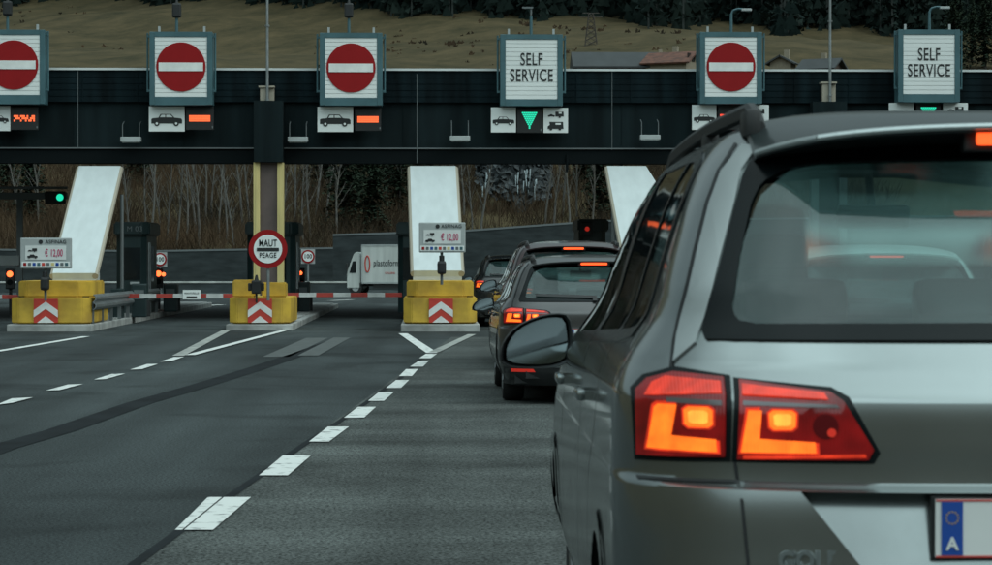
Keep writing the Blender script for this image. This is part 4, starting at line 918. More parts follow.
def mapper(kind, zs, off, sx=-1):
    e = .004
    def f(a, b):
        if kind == 'rear': p = lambda a, b: Vector((a, Rr(a, b), b))
        elif kind == 'front': p = lambda a, b: Vector((a, Ff(a, b), b))
        elif kind == 'side': p = lambda a, b: Vector((sx*Ww(a, b), a, b))
        q = p(a, b); n = (p(a+e, b)-p(a-e, b)).cross(p(a, b+e)-p(a, b-e))
        if n.length < 1e-12: n = Vector((0, -1, 0))
        n.normalize(); ref = {'rear': Vector((0, -1, .2)), 'front': Vector((0, 1, .2)), 'side': Vector((sx, 0, .1))}[kind]
        if n.dot(ref) < 0: n = -n
        q = q+n*off; return Vector((q.x, q.y, q.z*zs))
    return f
def patch(pl, kind, zs, off=.003, sx=-1, step=.03, rim=.012, bm=None):
    own = bm or B(); bm = bmesh.new(); bm.faces.new([bm.verts.new((a, b, 0)) for a, b in pl])
    bmesh.ops.triangulate(bm, faces=bm.faces)
    xs = [p[0] for p in pl]; ys = [p[1] for p in pl]
    for ax, lo, hi in ((0, min(xs), max(xs)), (1, min(ys), max(ys))):
        n = max(1, int((hi-lo)/step))
        for k in range(1, n): 
            co = [0, 0, 0]; co[ax] = lo+(hi-lo)*k/n; no = [0, 0, 0]; no[ax] = 1
            bmesh.ops.bisect_plane(bm, geom=bm.verts[:]+bm.edges[:]+bm.faces[:], plane_co=co, plane_no=no, dist=1e-6)
    f = mapper(kind, zs, off, sx); g = mapper(kind, zs, off-rim, sx); mp = {}; rm = {}
    for v in bm.verts: mp[v.index if False else v] = own.verts.new(f(v.co.x, v.co.y))
    for fc in bm.faces: own.faces.new([mp[v] for v in fc.verts])
    if rim:
        for e in bm.edges:
            if len(e.link_faces) == 1:
                for v in e.verts:
                    if v not in rm: rm[v] = own.verts.new(g(v.co.x, v.co.y))
                a, b = e.verts; own.faces.new((mp[a], mp[b], rm[b], rm[a]))
    bm.free(); return own
def ringpatch(po, pi, kind, zs, off=.003, sx=-1, n=96, c=None, rim=.012):
    O = resample(po, n, c); I = resample(pi, n, c); bm = B(); f = mapper(kind, zs, off, sx); g = mapper(kind, zs, off-rim, sx)
    L = []
    for t in (0, .12, .25, .37, .5, .62, .75, .87, 1): L.append([bm.verts.new(f(a[0]+(b[0]-a[0])*t, a[1]+(b[1]-a[1])*t)) for a, b in zip(O, I)])
    L = [[bm.verts.new(g(*a)) for a in O]]+L+[[bm.verts.new(g(*a)) for a in I]]
    for r0, r1 in zip(L, L[1:]):
        for i in range(n): bm.faces.new((r0[i], r0[(i+1) % n], r1[(i+1) % n], r1[i]))
    return bm
def ribbon(path, kind, zs, wd, off=.0015, sx=-1, bm=None, step=.03):
    bm = bm or B(); pts = []
    for (a, b), (c, d) in zip(path, path[1:]):
        n = max(1, int(math.hypot(c-a, d-b)/step)); pts += [(a+(c-a)*i/n, b+(d-b)*i/n) for i in range(n)]
    pts.append(path[-1]); f = mapper(kind, zs, off, sx); pr = None
    for i, (a, b) in enumerate(pts):
        p0 = pts[max(0, i-1)]; p1 = pts[min(len(pts)-1, i+1)]; t = Vector((p1[0]-p0[0], p1[1]-p0[1])).normalized(); nx, ny = -t.y*wd/2, t.x*wd/2
        cur = (bm.verts.new(f(a+nx, b+ny)), bm.verts.new(f(a-nx, b-ny)))
        if pr: bm.faces.new((pr[0], pr[1], cur[1], cur[0]))
        pr = cur
    return bm
mir = lambda pl: [(-a, b) for a, b in pl][::-1]
def sym(half): return half+[(-a, b) for a, b in half[::-1]]
# outlines (x or y, z) of the left half
G_OUT = sym([(0, 1.172), (-.713, 1.172), (-.66, 1.34), (-.598, 1.534), (-.572, 1.572), (-.514, 1.597), (-.333, 1.617), (-.1, 1.622)])
G_IN = sym([(0, 1.208), (-.60, 1.206), (-.637, 1.214), (-.646, 1.24), (-.622, 1.35), (-.587, 1.469), (-.562, 1.513), (-.51, 1.543), (-.446, 1.556), (-.1, 1.564)])
LAMP1 = [(-.848, 1.062), (-.824, 1.087), (-.769, 1.104), (-.668, 1.094), (-.672, .930), (-.846, .923)]
LAMP2 = [(-.645, 1.090), (-.463, 1.069), (-.433, 1.052), (-.374, .951), (-.386, .930), (-.653, .927)]
LIT1 = [(-.808, 1.030), (-.800, 1.037), (-.766, 1.037), (-.777, .973), (-.690, .968), (-.688, .942), (-.822, .944)]
SQ1 = smooth_poly([(-.752, 1.034), (-.696, 1.034), (-.696, .992), (-.750, .992)], .16)
TOP1 = [(-.811, 1.076), (-.784, 1.089), (-.678, 1.082), (-.679, 1.058), (-.826, 1.052)]
GR1 = [(-.784, 1.050), (-.678, 1.048), (-.678, 1.038), (-.784, 1.041)]
LIT2 = [(-.626, 1.030), (-.600, 1.030), (-.605, .972), (-.495, .967), (-.493, .945), (-.641, .944)]
SQ2 = smooth_poly([(-.586, 1.031), (-.532, 1.031), (-.534, .992), (-.584, .991)], .16)
TOP2 = [(-.636, 1.078), (-.475, 1.061), (-.468, 1.052), (-.638, 1.057)]
GR2 = [(-.636, 1.049), (-.452, 1.044), (-.444, 1.037), (-.636, 1.040)]
BT2 = [(-.637, .937), (-.395, .944), (-.393, .937), (-.637, .930)]
S_OUT = [(.70, 1.22), (.76, 1.165), (1.0, 1.145), (2.0, 1.115), (2.96, 1.085), (2.98, 1.10), (2.62, 1.40), (2.38, 1.555), (2.15, 1.60), (1.3, 1.613), (.98, 1.607), (.80, 1.58), (.73, 1.50)]
S_WIN = [[(.745, 1.235), (.79, 1.19), (.95, 1.178), (1.16, 1.172), (1.14, 1.585), (.99, 1.582), (.84, 1.555), (.78, 1.49)],
         [(1.20, 1.170), (1.86, 1.148), (1.86, 1.583), (1.18, 1.587)],
         [(1.98, 1.145), (2.80, 1.118), (2.56, 1.37), (2.34, 1.53), (2.14, 1.575), (1.98, 1.580)]]
FW_OUT = sym([(0, 1.16), (-.70, 1.15), (-.755, 1.17), (-.60, 1.56), (-.52, 1.60), (-.1, 1.645)])
FW_IN = sym([(0, 1.20), (-.66, 1.19), (-.70, 1.205), (-.56, 1.535), (-.49, 1.57), (-.1, 1.605)])
def shrink(pl, d):
    cx = sum(p[0] for p in pl)/len(pl); cy = sum(p[1] for p in pl)/len(pl); o = []
    for a, b in pl:
        L = math.hypot(a-cx, b-cy); k = (L-d)/L; o.append((cx+(a-cx)*k, cy+(b-cy)*k))
    return o
def scale_mid(po, pi):
    O = resample(po, 480); I = resample(pi, 480, (sum(p[0] for p in po)/len(po), sum(p[1] for p in po)/len(po))); return [((a[0]+b[0])/2, (a[1]+b[1])/2) for a, b in zip(O, I)]
G_MID = scale_mid(G_OUT, G_IN); F_MID = scale_mid(FW_OUT, FW_IN)
AX = (.93, 3.62); AR = .375; AZ = .335
def make_car(label, pnt, loc, rz, zs=1.0, fine=True, rail=True, lit=True, plate=True, badge='none', lower='plastic', roof_darkened=False, blank=None, group='cars queueing at the toll lanes', led_brake=False, rearglass='glass_rear', number=None):
    o = thing('car', label, 'car', loc, rz, group)
    # ---- body
    zz = []; dz = .012 if fine else .03; z = .22
    base = sorted(set([t[0] for t in TAB if t[0] < 1.6]+[.60, .862, .875, .88]))
    while z < 1.60: zz.append(round(z, 4)); z += dz
    zz = sorted(set(zz+base)); zz = [a for i, a in enumerate(zz) if i == 0 or a-zz[i-1] > .0035 or a in base]
    zz += [1.605, 1.62, 1.635, 1.648, 1.66, 1.67, 1.68, 1.69, 1.698, 1.705, 1.71, 1.7135, 1.7155]
    nr, ns, nf = (60, 90, 24) if fine else (16, 44, 12)
    bm = B(); rings = []
    for z in zz:
        w_, yr, yf, a, af = row(z); half = []
        for i in range(nr+1):
            x = w_*math.sin(math.pi/2*i/nr)**(1.0) if i < nr else w_; x = w_*(1-(1-i/nr)**1.5)
            half.append((x, Rr(x, z)))
        y0 = yr+a; y1 = yf-af
        # side
        for i in range(1, ns+1): half.append((w_, y0+(y1-y0)*i/ns))
        for i in range(1, nf+1):
            x = w_*(1-(i/nf)**1.6); half.append((x, Ff(x, z)))
        full = [(x, y) for x, y in half]+[(-x, y) for x, y in half[-2:0:-1]]
        rings.append([bm.verts.new((x, y, z*zs)) for x, y in full])
    nn = len(rings[0])
    holes_s = [[(a, b) for a, b in shrink(wn, -.014)] for wn in S_WIN]
    for j in range(len(zz)-1):
        zc = (zz[j]+zz[j+1])/2
        for i in range(nn):
            q = (rings[j][i], rings[j][(i+1) % nn], rings[j+1][(i+1) % nn], rings[j+1][i]); c = (q[0].co+q[1].co+q[2].co+q[3].co)/4
            if 1.1 < zc < 1.66:
                if c.y < 1.0 and inpoly(c.x, zc, G_MID) and abs(c.y-Rr(c.x, zc)) < .06: continue
                if c.y > 2.2 and inpoly(c.x, zc, F_MID) and abs(c.y-Ff(c.x, zc)) < .06: continue
                if abs(abs(c.x)-Ww(c.y, zc)) < .02 and any(inpoly(c.y, zc, h) for h in holes_s): continue
            if zc < .9 and abs(c.x) > .6 and any((c.y-ay)**2+(c.z-AZ)**2 < AR**2 for ay in AX): continue
            bm.faces.new(q)
    bm.faces.new(rings[-1])
    REC = [(-.53, .868), (-.318, .60), (.318, .60), (.53, .868)]
    for s_ in (-1, 1):
        fs_ = [f for f in bm.faces if f.calc_center_median().y < .4 and .57 < f.calc_center_median().z/zs < .90 and .2 < s_*f.calc_center_median().x < .65]
        gm = list({v for f in fs_ for v in f.verts})+list({e for f in fs_ for e in f.edges})+fs_
        bmesh.ops.bisect_plane(bm, geom=gm, plane_co=(s_*.53, 0, .868*zs), plane_no=(.268*zs, 0, -s_*.212), dist=1e-5)
    dl = [f for f in bm.faces if f.calc_center_median().y < .3 and inpoly(f.calc_center_median().x, f.calc_center_median().z/zs, REC)]
    bmesh.ops.delete(bm, geom=dl, context='FACES')
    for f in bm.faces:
        if roof_darkened and f.calc_center_median().z > 1.652*zs: f.material_index = 1
    body = link('body', bm, (pnt, 'roof_dark_reflect'), o, smooth=True, recalc=False)
    bm = B(); nxr = 24; g_ = []
    for j in range(13):
        z = .60+.268*j/12; xw = .318+.212*j/12; r_ = []
        for i in range(nxr+1): x = -xw+2*xw*i/nxr; r_.append(bm.verts.new((x, Rr(x, z)+recess(x, z), z*zs)))
        g_.append([bm.verts.new((-xw, Rr(xw, z)-.0005, z*zs))]+r_+[bm.verts.new((xw, Rr(xw, z)-.0005, z*zs))])
    for a_, b_ in zip(g_, g_[1:]):
        for i in range(len(a_)-1): bm.faces.new((a_[i], a_[i+1], b_[i+1], b_[i]))
    tp = [bm.verts.new((-.53+1.06*i/nxr, Rr(-.53+1.06*i/nxr, .868)-.0005, .868*zs)) for i in range(nxr+1)]; lo_ = g_[-1][1:-1]
    for i in range(nxr): bm.faces.new((lo_[i], lo_[i+1], tp[i+1], tp[i]))
    link('plate_recess', bm, pnt, o, smooth=True, recalc=False)
    # arches, lips and wheels
    for ay in AX:
        for sx in (-1, 1):
            bm = B(); n = 28; prev = None
            for k in range(n+1):
                t = -.25*math.pi+1.5*math.pi*k/n; y = ay+AR*1.04*math.cos(t); z = AZ+AR*1.04*math.sin(t)
                if z < .16: z = .16
                wv = Ww(y, max(z/zs, .23))-.006
                cur = [bm.verts.new((sx*wv, y, z)), bm.verts.new((sx*(wv-.34), y, z))]
                if prev: bm.faces.new((prev[0], prev[1], cur[1], cur[0]))
                prev = cur
            link('wheel_arch', bm, 'black', o, recalc=False)
            bm = B(); prev = None; outer = mapper('side', zs, .006, sx)
            for k in range(n+1):
                t = -.12*math.pi+1.24*math.pi*k/n; cur = []
                for rr in (AR-.018, AR+.004, AR+.035): 
                    y = ay+rr*math.cos(t); z = AZ+rr*math.sin(t); cur.append(bm.verts.new(outer(y, max(z, .2)/zs)))
                if prev:
                    for a_ in (0, 1): bm.faces.new((prev[a_], prev[a_+1], cur[a_+1], cur[a_]))
                prev = cur
            link('arch_lip', bm, pnt, o, smooth=True)
            bm = B(); xo = .845
            prof = [(.215, xo-.20), (.30, xo-.205), (.322, xo-.17), (.325, xo-.11), (.322, xo-.03), (.30, xo), (.215, xo-.01)]; m_ = 40; rg = []
            for k in range(m_): t = 2*math.pi*k/m_; rg.append([bm.verts.new((sx*x, ay+r_*math.cos(t), .325+r_*math.sin(t))) for r_, x in prof])
            for k in range(m_):
                for q in range(len(prof)-1): bm.faces.new((rg[k][q], rg[k][q+1], rg[(k+1) % m_][q+1], rg[(k+1) % m_][q]))
            wh = thing('wheel', None, None, (0, 0, 0)); wh.parent = o; link('tyre', bm, 'rubber', wh, smooth=True)
            bm = B(); cyl(bm, (sx*(xo-.05), ay, .325), (sx*(xo-.012), ay, .325), .06, .05, seg=16)
            for k in range(5):
                t = 2*math.pi*k/5; box(bm, (sx*(xo-.035), ay+.13*math.cos(t), .325+.13*math.sin(t)), (.03, .17, .05), rot=None) if False else cyl(bm, (sx*(xo-.03), ay, .325), (sx*(xo-.035), ay+.21*math.cos(t), .325+.21*math.sin(t)), .028, .04, seg=6)
            cyl(bm, (sx*(xo-.10), ay, .325), (sx*(xo-.09), ay, .325), .2, seg=24)
            for k in range(32):
                t = 2*math.pi*k/32; t2 = 2*math.pi*(k+1)/32; cyl(bm, (sx*(xo-.02), ay+.215*math.cos(t), .325+.215*math.sin(t)), (sx*(xo-.02), ay+.215*math.cos(t2), .325+.215*math.sin(t2)), .014, seg=5, caps=False)
            link('rim', bm, 'rim', wh, smooth=True)
    bm = B(); box(bm, (0, 2.25, .27), (1.5, 4.1, .14)); box(bm, (0, .3, .3), (1.3, .4, .1)); link('underbody', bm, 'black', o)
    # lower bumper
    bm = patch([(-.84, .225), (.84, .225), (.85, .43), (-.85, .43)], 'rear', zs, .006, step=.06, rim=.01); bp = link('lower_bumper', bm, lower, o, smooth=True)
    ch = B(); ribbon([(-.78, .44), (.78, .44)], 'rear', zs, .018, .009, bm=ch); link('bumper_strip', ch, 'chrome', bp)
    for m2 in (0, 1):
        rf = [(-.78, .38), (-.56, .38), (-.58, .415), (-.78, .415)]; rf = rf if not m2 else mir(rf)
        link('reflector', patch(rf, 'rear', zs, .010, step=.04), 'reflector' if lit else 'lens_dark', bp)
    # glass
    gb = B(); GP_ = []; nz_ = 22; nxg = 40       # rear pane as a regular grid inside its outline
    z0_, z1_ = 1.195, 1.572
    for j in range(nz_+1):
        z = z0_+(z1_-z0_)*j/nz_; q = min(.745, .685-.42*(z-1.21)) if z < 1.47 else .585-1.15*(z-1.47)
        q = max(q, .40); f_m = mapper('rear', zs, .003); GP_.append([gb.verts.new(f_m(-q+2*q*i/nxg, z)) for i in range(nxg+1)])
    for j in range(nz_):
        for i in range(nxg): gb.faces.new((GP_[j][i], GP_[j][i+1], GP_[j+1][i+1], GP_[j+1][i]))
    g = link('rear_window', gb, rearglass, o, smooth=True, recalc=False)
    link('window_border', ringpatch(G_OUT, G_IN, 'rear', zs, .007, c=(0, 1.40), n=240), 'black_gloss', g, smooth=True)
    bm = B(); ribbon([(-.55, 1.24), (-.1, 1.222), (.02, 1.216)], 'rear', zs, .03, .02, bm=bm); ribbon([(-.02, 1.200), (.02, 1.20)], 'rear', zs, .06, .025, bm=bm)
    if not fine: link('wiper', bm, 'black', g)
    else: bm.free()
    g = link('windscreen', patch(resample(shrink(FW_IN, -.02), 72), 'front', zs, .0005, step=.06, rim=0), 'glass_front', o, smooth=True)
    link('window_border', ringpatch(FW_OUT, FW_IN, 'front', zs, .003, c=(0, 1.38)), 'black_gloss', g, smooth=True)
    for sx in (-1, 1):
        f = B()
        for wn in S_WIN:
            g = link('side_window', patch(shrink(wn, -.008), 'side', zs, .001, sx, step=.06, rim=0), 'glass_side', o, smooth=True)
        sm = S_OUT; bm = bmesh.new()
        # frame: outline minus the three panes, built as ring patches joined by pillars
        f.free()
        for idx, wn in enumerate(S_WIN):
            xs0 = [.70, 1.17, 1.92][idx]; xs1 = [1.17, 1.92, 2.99][idx]; cl = []
            for a, b in S_OUT:
                cl.append((min(max(a, xs0), xs1), b))
            # clip the outline to this pane's bay
            def clip(pl, xv, keep):
                o_ = []; n_ = len(pl)
                for i in range(n_):
                    p, q = pl[i], pl[(i+1) % n_]; ip = (p[0]-xv)*keep >= 0; iq = (q[0]-xv)*keep >= 0
                    if ip: o_.append(p)
                    if ip != iq: t = (xv-p[0])/(q[0]-p[0]); o_.append((xv, p[1]+(q[1]-p[1])*t))
                return o_
            bay = clip(clip(S_OUT, xs0, 1), xs1, -1); cc = (sum(p[0] for p in wn)/len(wn), sum(p[1] for p in wn)/len(wn))
            link('window_frame', ringpatch(bay, wn, 'side', zs, .004, sx, c=cc, n=120), 'black_gloss', o, smooth=True)
        bm.free()
        # door gaps, handles
        gp_ = B()
        for path in ([(1.42, .40), (1.36, .8), (1.16, 1.0), (1.13, 1.15)], [(1.92, .30), (1.92, 1.115)], [(3.02, .32), (3.0, .9), (2.93, 1.08)], [(1.42, .34), (3.02, .30)]):
            ribbon(path, 'side', zs, .007, .0015, sx, bm=gp_)
        link('door_gap', gp_, 'black', o)
        for yh in (1.47, 2.75):
            bm = B(); x = sx*(Ww(yh, 1.0)+.028); box(bm, (x, yh, (.995-.02*(yh > 2))*zs), (.024, .21, .030), bev=.010); box(bm, (x-sx*.018, yh+.085, (.995-.02*(yh > 2))*zs), (.03, .03, .024)); box(bm, (x-sx*.018, yh-.085, (.995-.02*(yh > 2))*zs), (.03, .03, .024)); link('door_handle', bm, pnt, o, smooth=True)
        # mirror
        MO = [(.0, .0), (.10, -.012), (.19, -.005), (.232, .02), (.236, .09), (.225, .165), (.18, .172), (.11, .158), (.045, .125), (.008, .08), (-.004, .04)]
        MO = [(a, b) for a, b in smooth_poly(MO, .25)]
        def mring(s_, y, dx=0): 
            cx, cy = .125, .08; return [(sx*(1.10-(cx+(a-cx)*s_)-dx), y, (1.005+cy+(b-cy)*s_)*1.0*zs+(0)) for a, b in MO]
        bm = B(); L = [[bm.verts.new(p) for p in r_] for r_ in (mring(.90, 2.945), mring(.97, 2.925), mring(1, 2.94), mring(1.0, 2.97), mring(.93, 3.03), mring(.75, 3.075, .01), mring(.4, 3.10, .02))]
        for r0, r1 in zip(L, L[1:]):
            for i in range(len(MO)): bm.faces.new((r0[i], r0[(i+1) % len(MO)], r1[(i+1) % len(MO)], r1[i]))
        bm.faces.new(L[-1]); cyl(bm, (sx*.93, 3.0, 1.075*zs), (sx*.79, 3.03, 1.05*zs), .042, .05, seg=16); mr = link('wing_mirror', bm, 'plastic', o, smooth=True)
        bm = B(); bm.faces.new([bm.verts.new(p) for p in mring(.84, 2.944)]); 
        bmesh.ops.rotate(bm, cent=(sx*.97, 2.946, 1.09*zs), matrix=Euler((R_(-4), 0, R_(-sx*7))).to_matrix(), verts=bm.verts[:]); link('mirror_glass', bm, 'mirror', mr)
        # roof rail
        if rail:
            bm = B(); pr = None; n = 36
            for k in range(n+1):
                t = k/n; y = .56+1.9*t; zr = 1.648-.05*t; lift = .05*min(1, (t/.08))**.6*min(1, ((1-t)/.08))**.6; x = sx*(.575-.02*math.cos(t*3.1)); zz_ = (zr+.02*math.sin(math.pi*t)+lift)*zs
                ring = [bm.verts.new((x+dx, y, zz_+dz_)) for dx, dz_ in [(-.013, -.024), (.013, -.024), (.015, .0), (.008, .010), (-.008, .010), (-.015, 0)]]
                if pr:
                    for q in range(6): bm.faces.new((pr[q], pr[(q+1) % 6], ring[(q+1) % 6], ring[q]))
                else: bm.faces.new(ring)
                pr = ring
            bm.faces.new(pr)
            for y in (.60, 1.5, 2.42): box(bm, (sx*.57, y, 1.655*zs), (.036, .12, .06*zs), bev=.012)
            link('roof_rail', bm, 'plastic', o, smooth=True)
        # lamps
        f_ = (lambda p: p) if sx < 0 else mir
        pt = lambda pl, off, m_, nm, par, st=.02: link(nm, patch(f_(pl), 'rear', zs, off, step=st, rim=.008), m_, par, smooth=True)
        for outl, litp, sq, top, gr in ((LAMP1, LIT1, SQ1, TOP1, GR1), (LAMP2, LIT2, SQ2, TOP2, GR2)):
            hs_ = pt(shrink(outl, -.010), .0035, 'black_gloss', 'tail_light', o); pt(shrink(outl, .004), .010, 'lens_glow' if lit else 'lens_dark', 'lens', hs_)
            pt(top, .0125, 'lens_red' if lit else 'lens_dark', 'lens_band', hs_); pt(gr, .013, 'lens_grey', 'reversing_strip', hs_)
            if lit: pt(shrink(litp, -.007), .0115, 'lens_red', 'glow_edge', hs_); pt(shrink(sq, -.005), .0112, 'lens_red', 'glow_edge', hs_)
            pt(litp, .0125, 'lens_lit' if lit else 'lens_dark', 'light_strip', hs_); pt(sq, .0125, 'lens_lit' if lit else 'lens_dark', 'brake_lamp', hs_)
            if lit: pt(shrink(sq, .010), .014, 'lens_core', 'lamp_core', hs_)
            if outl is LAMP2:
                pt(BT2, .0125, 'lens_red', 'lower_band', hs_)
                cir = [(-.474+.026*math.cos(t), .999+.026*math.sin(t)) for t in [k*math.pi/10 for k in range(20)]]; pt(cir, .0125, 'lens_dark', 'rear_fog_lamp', hs_); pt([(a+.012, b-.012) for a, b in shrink(cir, .017)], .014, 'reflector', 'lamp_core', hs_)
    # gaps at the back
    gp_ = B()
    for m2 in (0, 1):
        f_ = (lambda p: p) if not m2 else mir
        ribbon(f_([(-.657, .925), (-.647, .847), (-.636, .715), (-.62, .60)]), 'rear', zs, .006, .002, bm=gp_); ribbon(f_([(-.777, 1.106), (-.765, 1.17), (-.74, 1.26), (-.712, 1.36), (-.678, 1.47), (-.646, 1.545), (-.60, 1.61)]), 'rear', zs, .006, .002, bm=gp_)
        ribbon(f_([(-.85, .878), (-.655, .882)]), 'rear', zs, .006, .003, bm=gp_)
        ribbon(f_([(-.62, .60), (-.0, .585)]), 'rear', zs, .007, .002, bm=gp_)
    link('panel_gap', gp_, 'black', o)
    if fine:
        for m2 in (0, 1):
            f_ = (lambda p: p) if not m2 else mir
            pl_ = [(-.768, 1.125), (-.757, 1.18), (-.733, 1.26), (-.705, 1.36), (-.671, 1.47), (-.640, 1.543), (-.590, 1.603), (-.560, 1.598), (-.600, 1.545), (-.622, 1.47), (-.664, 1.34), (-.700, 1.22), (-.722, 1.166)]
            link('tailgate_lit_edge', patch(f_(pl_), 'rear', zs, .006, step=.02, rim=.006), 'paint_lit_edge', o, smooth=True)  # added strip: light caught by the pillar edge, painted as a paler tone
    # spoiler
    bm = B(); n = 30; rg = []; edge_pts = []
    for k in range(n+1):
        x = -.585+1.17*k/n; q = abs(x)/.585; yt = .24+.10*q**3+.10*max(0, q-.8)/.2; zt = 1.640-.028*q**2-.022*q**6; zr0 = 1.0
        # where the roof surface is at y=.75
        lo, hi = 1.5, 1.714
        for _ in range(24):
            md = (lo+hi)/2
            if Rr(x, md) < .80 and row(md)[0] > abs(x): lo = md
            else: hi = md
        rg.append([bm.verts.new((x*.985, y, z*zs)) for y, z in [(.80 if q < .96 else .7, lo+.002), (.55, (lo*.55+zt*.45)+.008), (yt+.03, zt+.004), (yt, zt-.006), (yt+.006, zt-.022), (yt+.10, zt-.03), (.47, 1.60-.03*q*q)]])
    edge_pts = [(r_[3].co.x, r_[3].co.y-.001, r_[3].co.z-.004) for r_ in rg]
    for a, b in zip(rg, rg[1:]):
        for i in range(len(a)-1): bm.faces.new((a[i], b[i], b[i+1], a[i+1]))
    bm.faces.new(rg[0]); bm.faces.new(rg[-1][::-1]); sp = link('spoiler', bm, 'roof_dark_reflect' if roof_darkened else pnt, o, smooth=True)
    if roof_darkened:
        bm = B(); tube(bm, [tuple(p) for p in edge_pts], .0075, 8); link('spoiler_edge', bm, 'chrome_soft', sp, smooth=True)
    bm = B(); box(bm, (0, .265, 1.603*zs), (.25, .02, .026*zs), bev=.006)
    bl = link('high_brake_light', bm, 'lens_dark' if led_brake else ('lens_core' if lit else 'lens_dark'), o)
    if not led_brake:
        bl.data.materials[0] = M['brake_hi'] if lit else M['lens_dark']
    else:
        for k in range(14): bm = B(); box(bm, (-.115+.23*k/13, .252, 1.603*zs), (.015, .01, .016)); link('diode', bm, 'red_led', bl)
    bm = B(); box(bm, (0, .30, 1.602*zs), (.30, .045, .05*zs), bev=.006); link('housing_shield', bm, 'black', bl)  # box behind the lamp, added to block its reflection in the rear glass
    # plate, badges
    if plate:
        zc = .796*zs; yp = .022; bm = B(); box(bm, (0, yp+.012, zc), (.535, .012, .132), bev=.003); pl = link('number_plate', bm, 'black', o)
        bm = B(); box(bm, (0, yp, zc), (.52, .008, .12), bev=.002); link('plate_face', bm, 'plate_white', pl)
        bm = B()
        for s_ in (-1, 1): box(bm, (0, yp-.0045, zc+s_*.0575), (.518, .002, .004))
        link('red_line', bm, 'plate_red', pl)
        bm = B(); box(bm, (-.226, yp-.005, zc), (.044, .003, .109)); link('blue_band', bm, 'plate_blue', pl)
        text('A', .036, (-.226, yp-.0075, zc-.032), 'plate_white', pl, bold=.001, ext=.001)
        bm = B()
        for k in range(12): t = 2*math.pi*k/12; box(bm, (-.226+.0125*math.cos(t), yp-.0068, zc+.022+.0125*math.sin(t)), (.003, .001, .003))
        link('star_ring', bm, 'yellow', pl)
        if number: text(number, .115, (-.10, yp-.0045, zc), 'black', pl, sx=.72, bold=.002, ext=.001)
    if badge in ('word', 'both'):
        q = text('GOLF', .050, (-.519, Rr(-.518, .728)-.006, .728*zs), 'chrome', o, name='badge_lettering', sx=.92, bold=.002, ext=.004)
    if badge in ('emblem', 'both'):
        zc = .995; yb = Rr(0, zc)-.012; bm = B(); disc(bm, (0, yb+.004, zc*zs), .062, .012, 40); e = link('emblem', bm, 'black_gloss', o)
        bm = B(); n = 40
        for k in range(n): t = 2*math.pi*k/n; t2 = 2*math.pi*(k+1)/n; cyl(bm, (.058*math.cos(t), yb-.006, zc*zs+.058*math.sin(t)), (.058*math.cos(t2), yb-.006, zc*zs+.058*math.sin(t2)), .0065, seg=6, caps=False)
        tube(bm, [(-.022, yb-.006, zc*zs+.052), (0, yb-.006, zc*zs+.006), (.022, yb-.006, zc*zs+.052)], .006, 6); tube(bm, [(-.046, yb-.006, zc*zs+.032), (-.022, yb-.006, zc*zs-.048), (0, yb-.006, zc*zs-.004), (.022, yb-.006, zc*zs-.048), (.046, yb-.006, zc*zs+.032)], .006, 6)
        link('emblem_lines', bm, 'chrome', e)
    # cabin
    cb = B(); box(cb, (0, 1.9, .45*zs), (1.5, 3.0, .06)); box(cb, (0, .62, .62*zs), (1.3, .5, .3)); cf = link('cabin_floor', cb, 'seat', o)
    for (x, y) in ((-.38, 2.15), (.38, 2.15)):
        bm = B(); box(bm, (x, y+.1, .62*zs), (.5, .52, .2), bev=.05); box(bm, (x, y-.18, .93*zs), (.48, .14, .62*zs), rot=None, bev=.05); st = link('front_seat', bm, 'seat', o, smooth=True)
        bm = B(); box(bm, (x, y-.22, 1.33*zs), (.26, .10, .18), bev=.04); link('headrest', bm, 'seat', st, smooth=True); bm = B(); cyl(bm, (x-.06, y-.2, 1.2*zs), (x-.06, y-.2, 1.27*zs), .008); cyl(bm, (x+.06, y-.2, 1.2*zs), (x+.06, y-.2, 1.27*zs), .008); link('headrest_post', bm, 'steel', st)
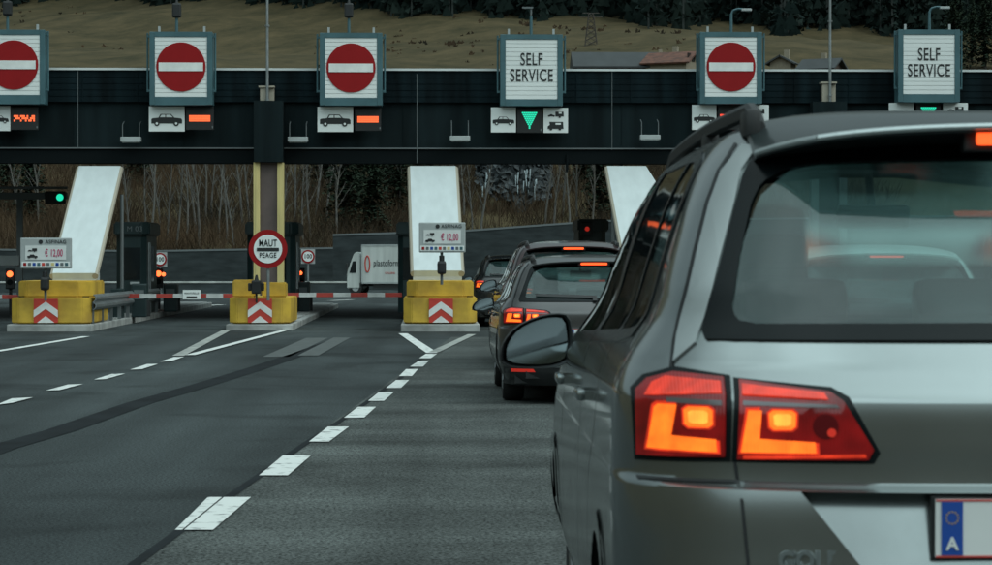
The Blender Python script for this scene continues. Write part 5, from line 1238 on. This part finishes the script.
    bm = B(); box(bm, (0, 1.25, .62*zs), (1.3, .5, .2), bev=.05); box(bm, (0, 1.0, .92*zs), (1.3, .14, .52*zs), bev=.05); st = link('rear_seat', bm, 'seat', o, smooth=True)
    for x in (-.42, 0, .42): bm = B(); box(bm, (x, .98, 1.235*zs), (.26, .09, .13*zs), bev=.035); link('headrest', bm, 'seat', st, smooth=True)
    bm = B(); box(bm, (0, 2.85, .98*zs), (1.4, .55, .22), bev=.05); link('dashboard', bm, 'seat', o, smooth=True)
    bm = B(); box(bm, (0, 2.32, 1.475*zs), (.22, .03, .07), bev=.015); cyl(bm, (0, 2.34, 1.5*zs), (0, 2.4, 1.60*zs), .012); link('interior_mirror', bm, 'black', o)
    return o, body
M['brake_hi'] = mat('brake_hi', (.5, .1, .04), .3, emit=(1, .085, .015), es=1.8)
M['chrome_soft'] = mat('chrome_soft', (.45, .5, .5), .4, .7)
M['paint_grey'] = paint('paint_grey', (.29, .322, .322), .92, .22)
M['paint_lit_edge'] = paint('paint_lit_edge', (.42, .46, .46), .7, .4)  # body silver made paler, with the light on the pillar edge painted in
M['paint_brown'] = paint('paint_brown', (.085, .083, .084), .85, .30)
M['paint_darkred'] = paint('paint_darkred', (.05, .022, .024), .4, .3)
M['paint_black'] = paint('paint_black', (.010, .012, .014), .3, .25)
M['paint_white'] = paint('paint_white', (.62, .66, .65), .0, .35)
yaw = lambda xv: -(xv-430)/FPX
make_car('large silver-grey estate car close up at the right with lit tail lamp', 'paint_grey', (1.2911, 4.95, 0), yaw(460), 1.0, True, badge='word', number='G', rail=True, roof_darkened=True)
def place(u, Y): return (P(u, 262, Y).x, Y, 0)
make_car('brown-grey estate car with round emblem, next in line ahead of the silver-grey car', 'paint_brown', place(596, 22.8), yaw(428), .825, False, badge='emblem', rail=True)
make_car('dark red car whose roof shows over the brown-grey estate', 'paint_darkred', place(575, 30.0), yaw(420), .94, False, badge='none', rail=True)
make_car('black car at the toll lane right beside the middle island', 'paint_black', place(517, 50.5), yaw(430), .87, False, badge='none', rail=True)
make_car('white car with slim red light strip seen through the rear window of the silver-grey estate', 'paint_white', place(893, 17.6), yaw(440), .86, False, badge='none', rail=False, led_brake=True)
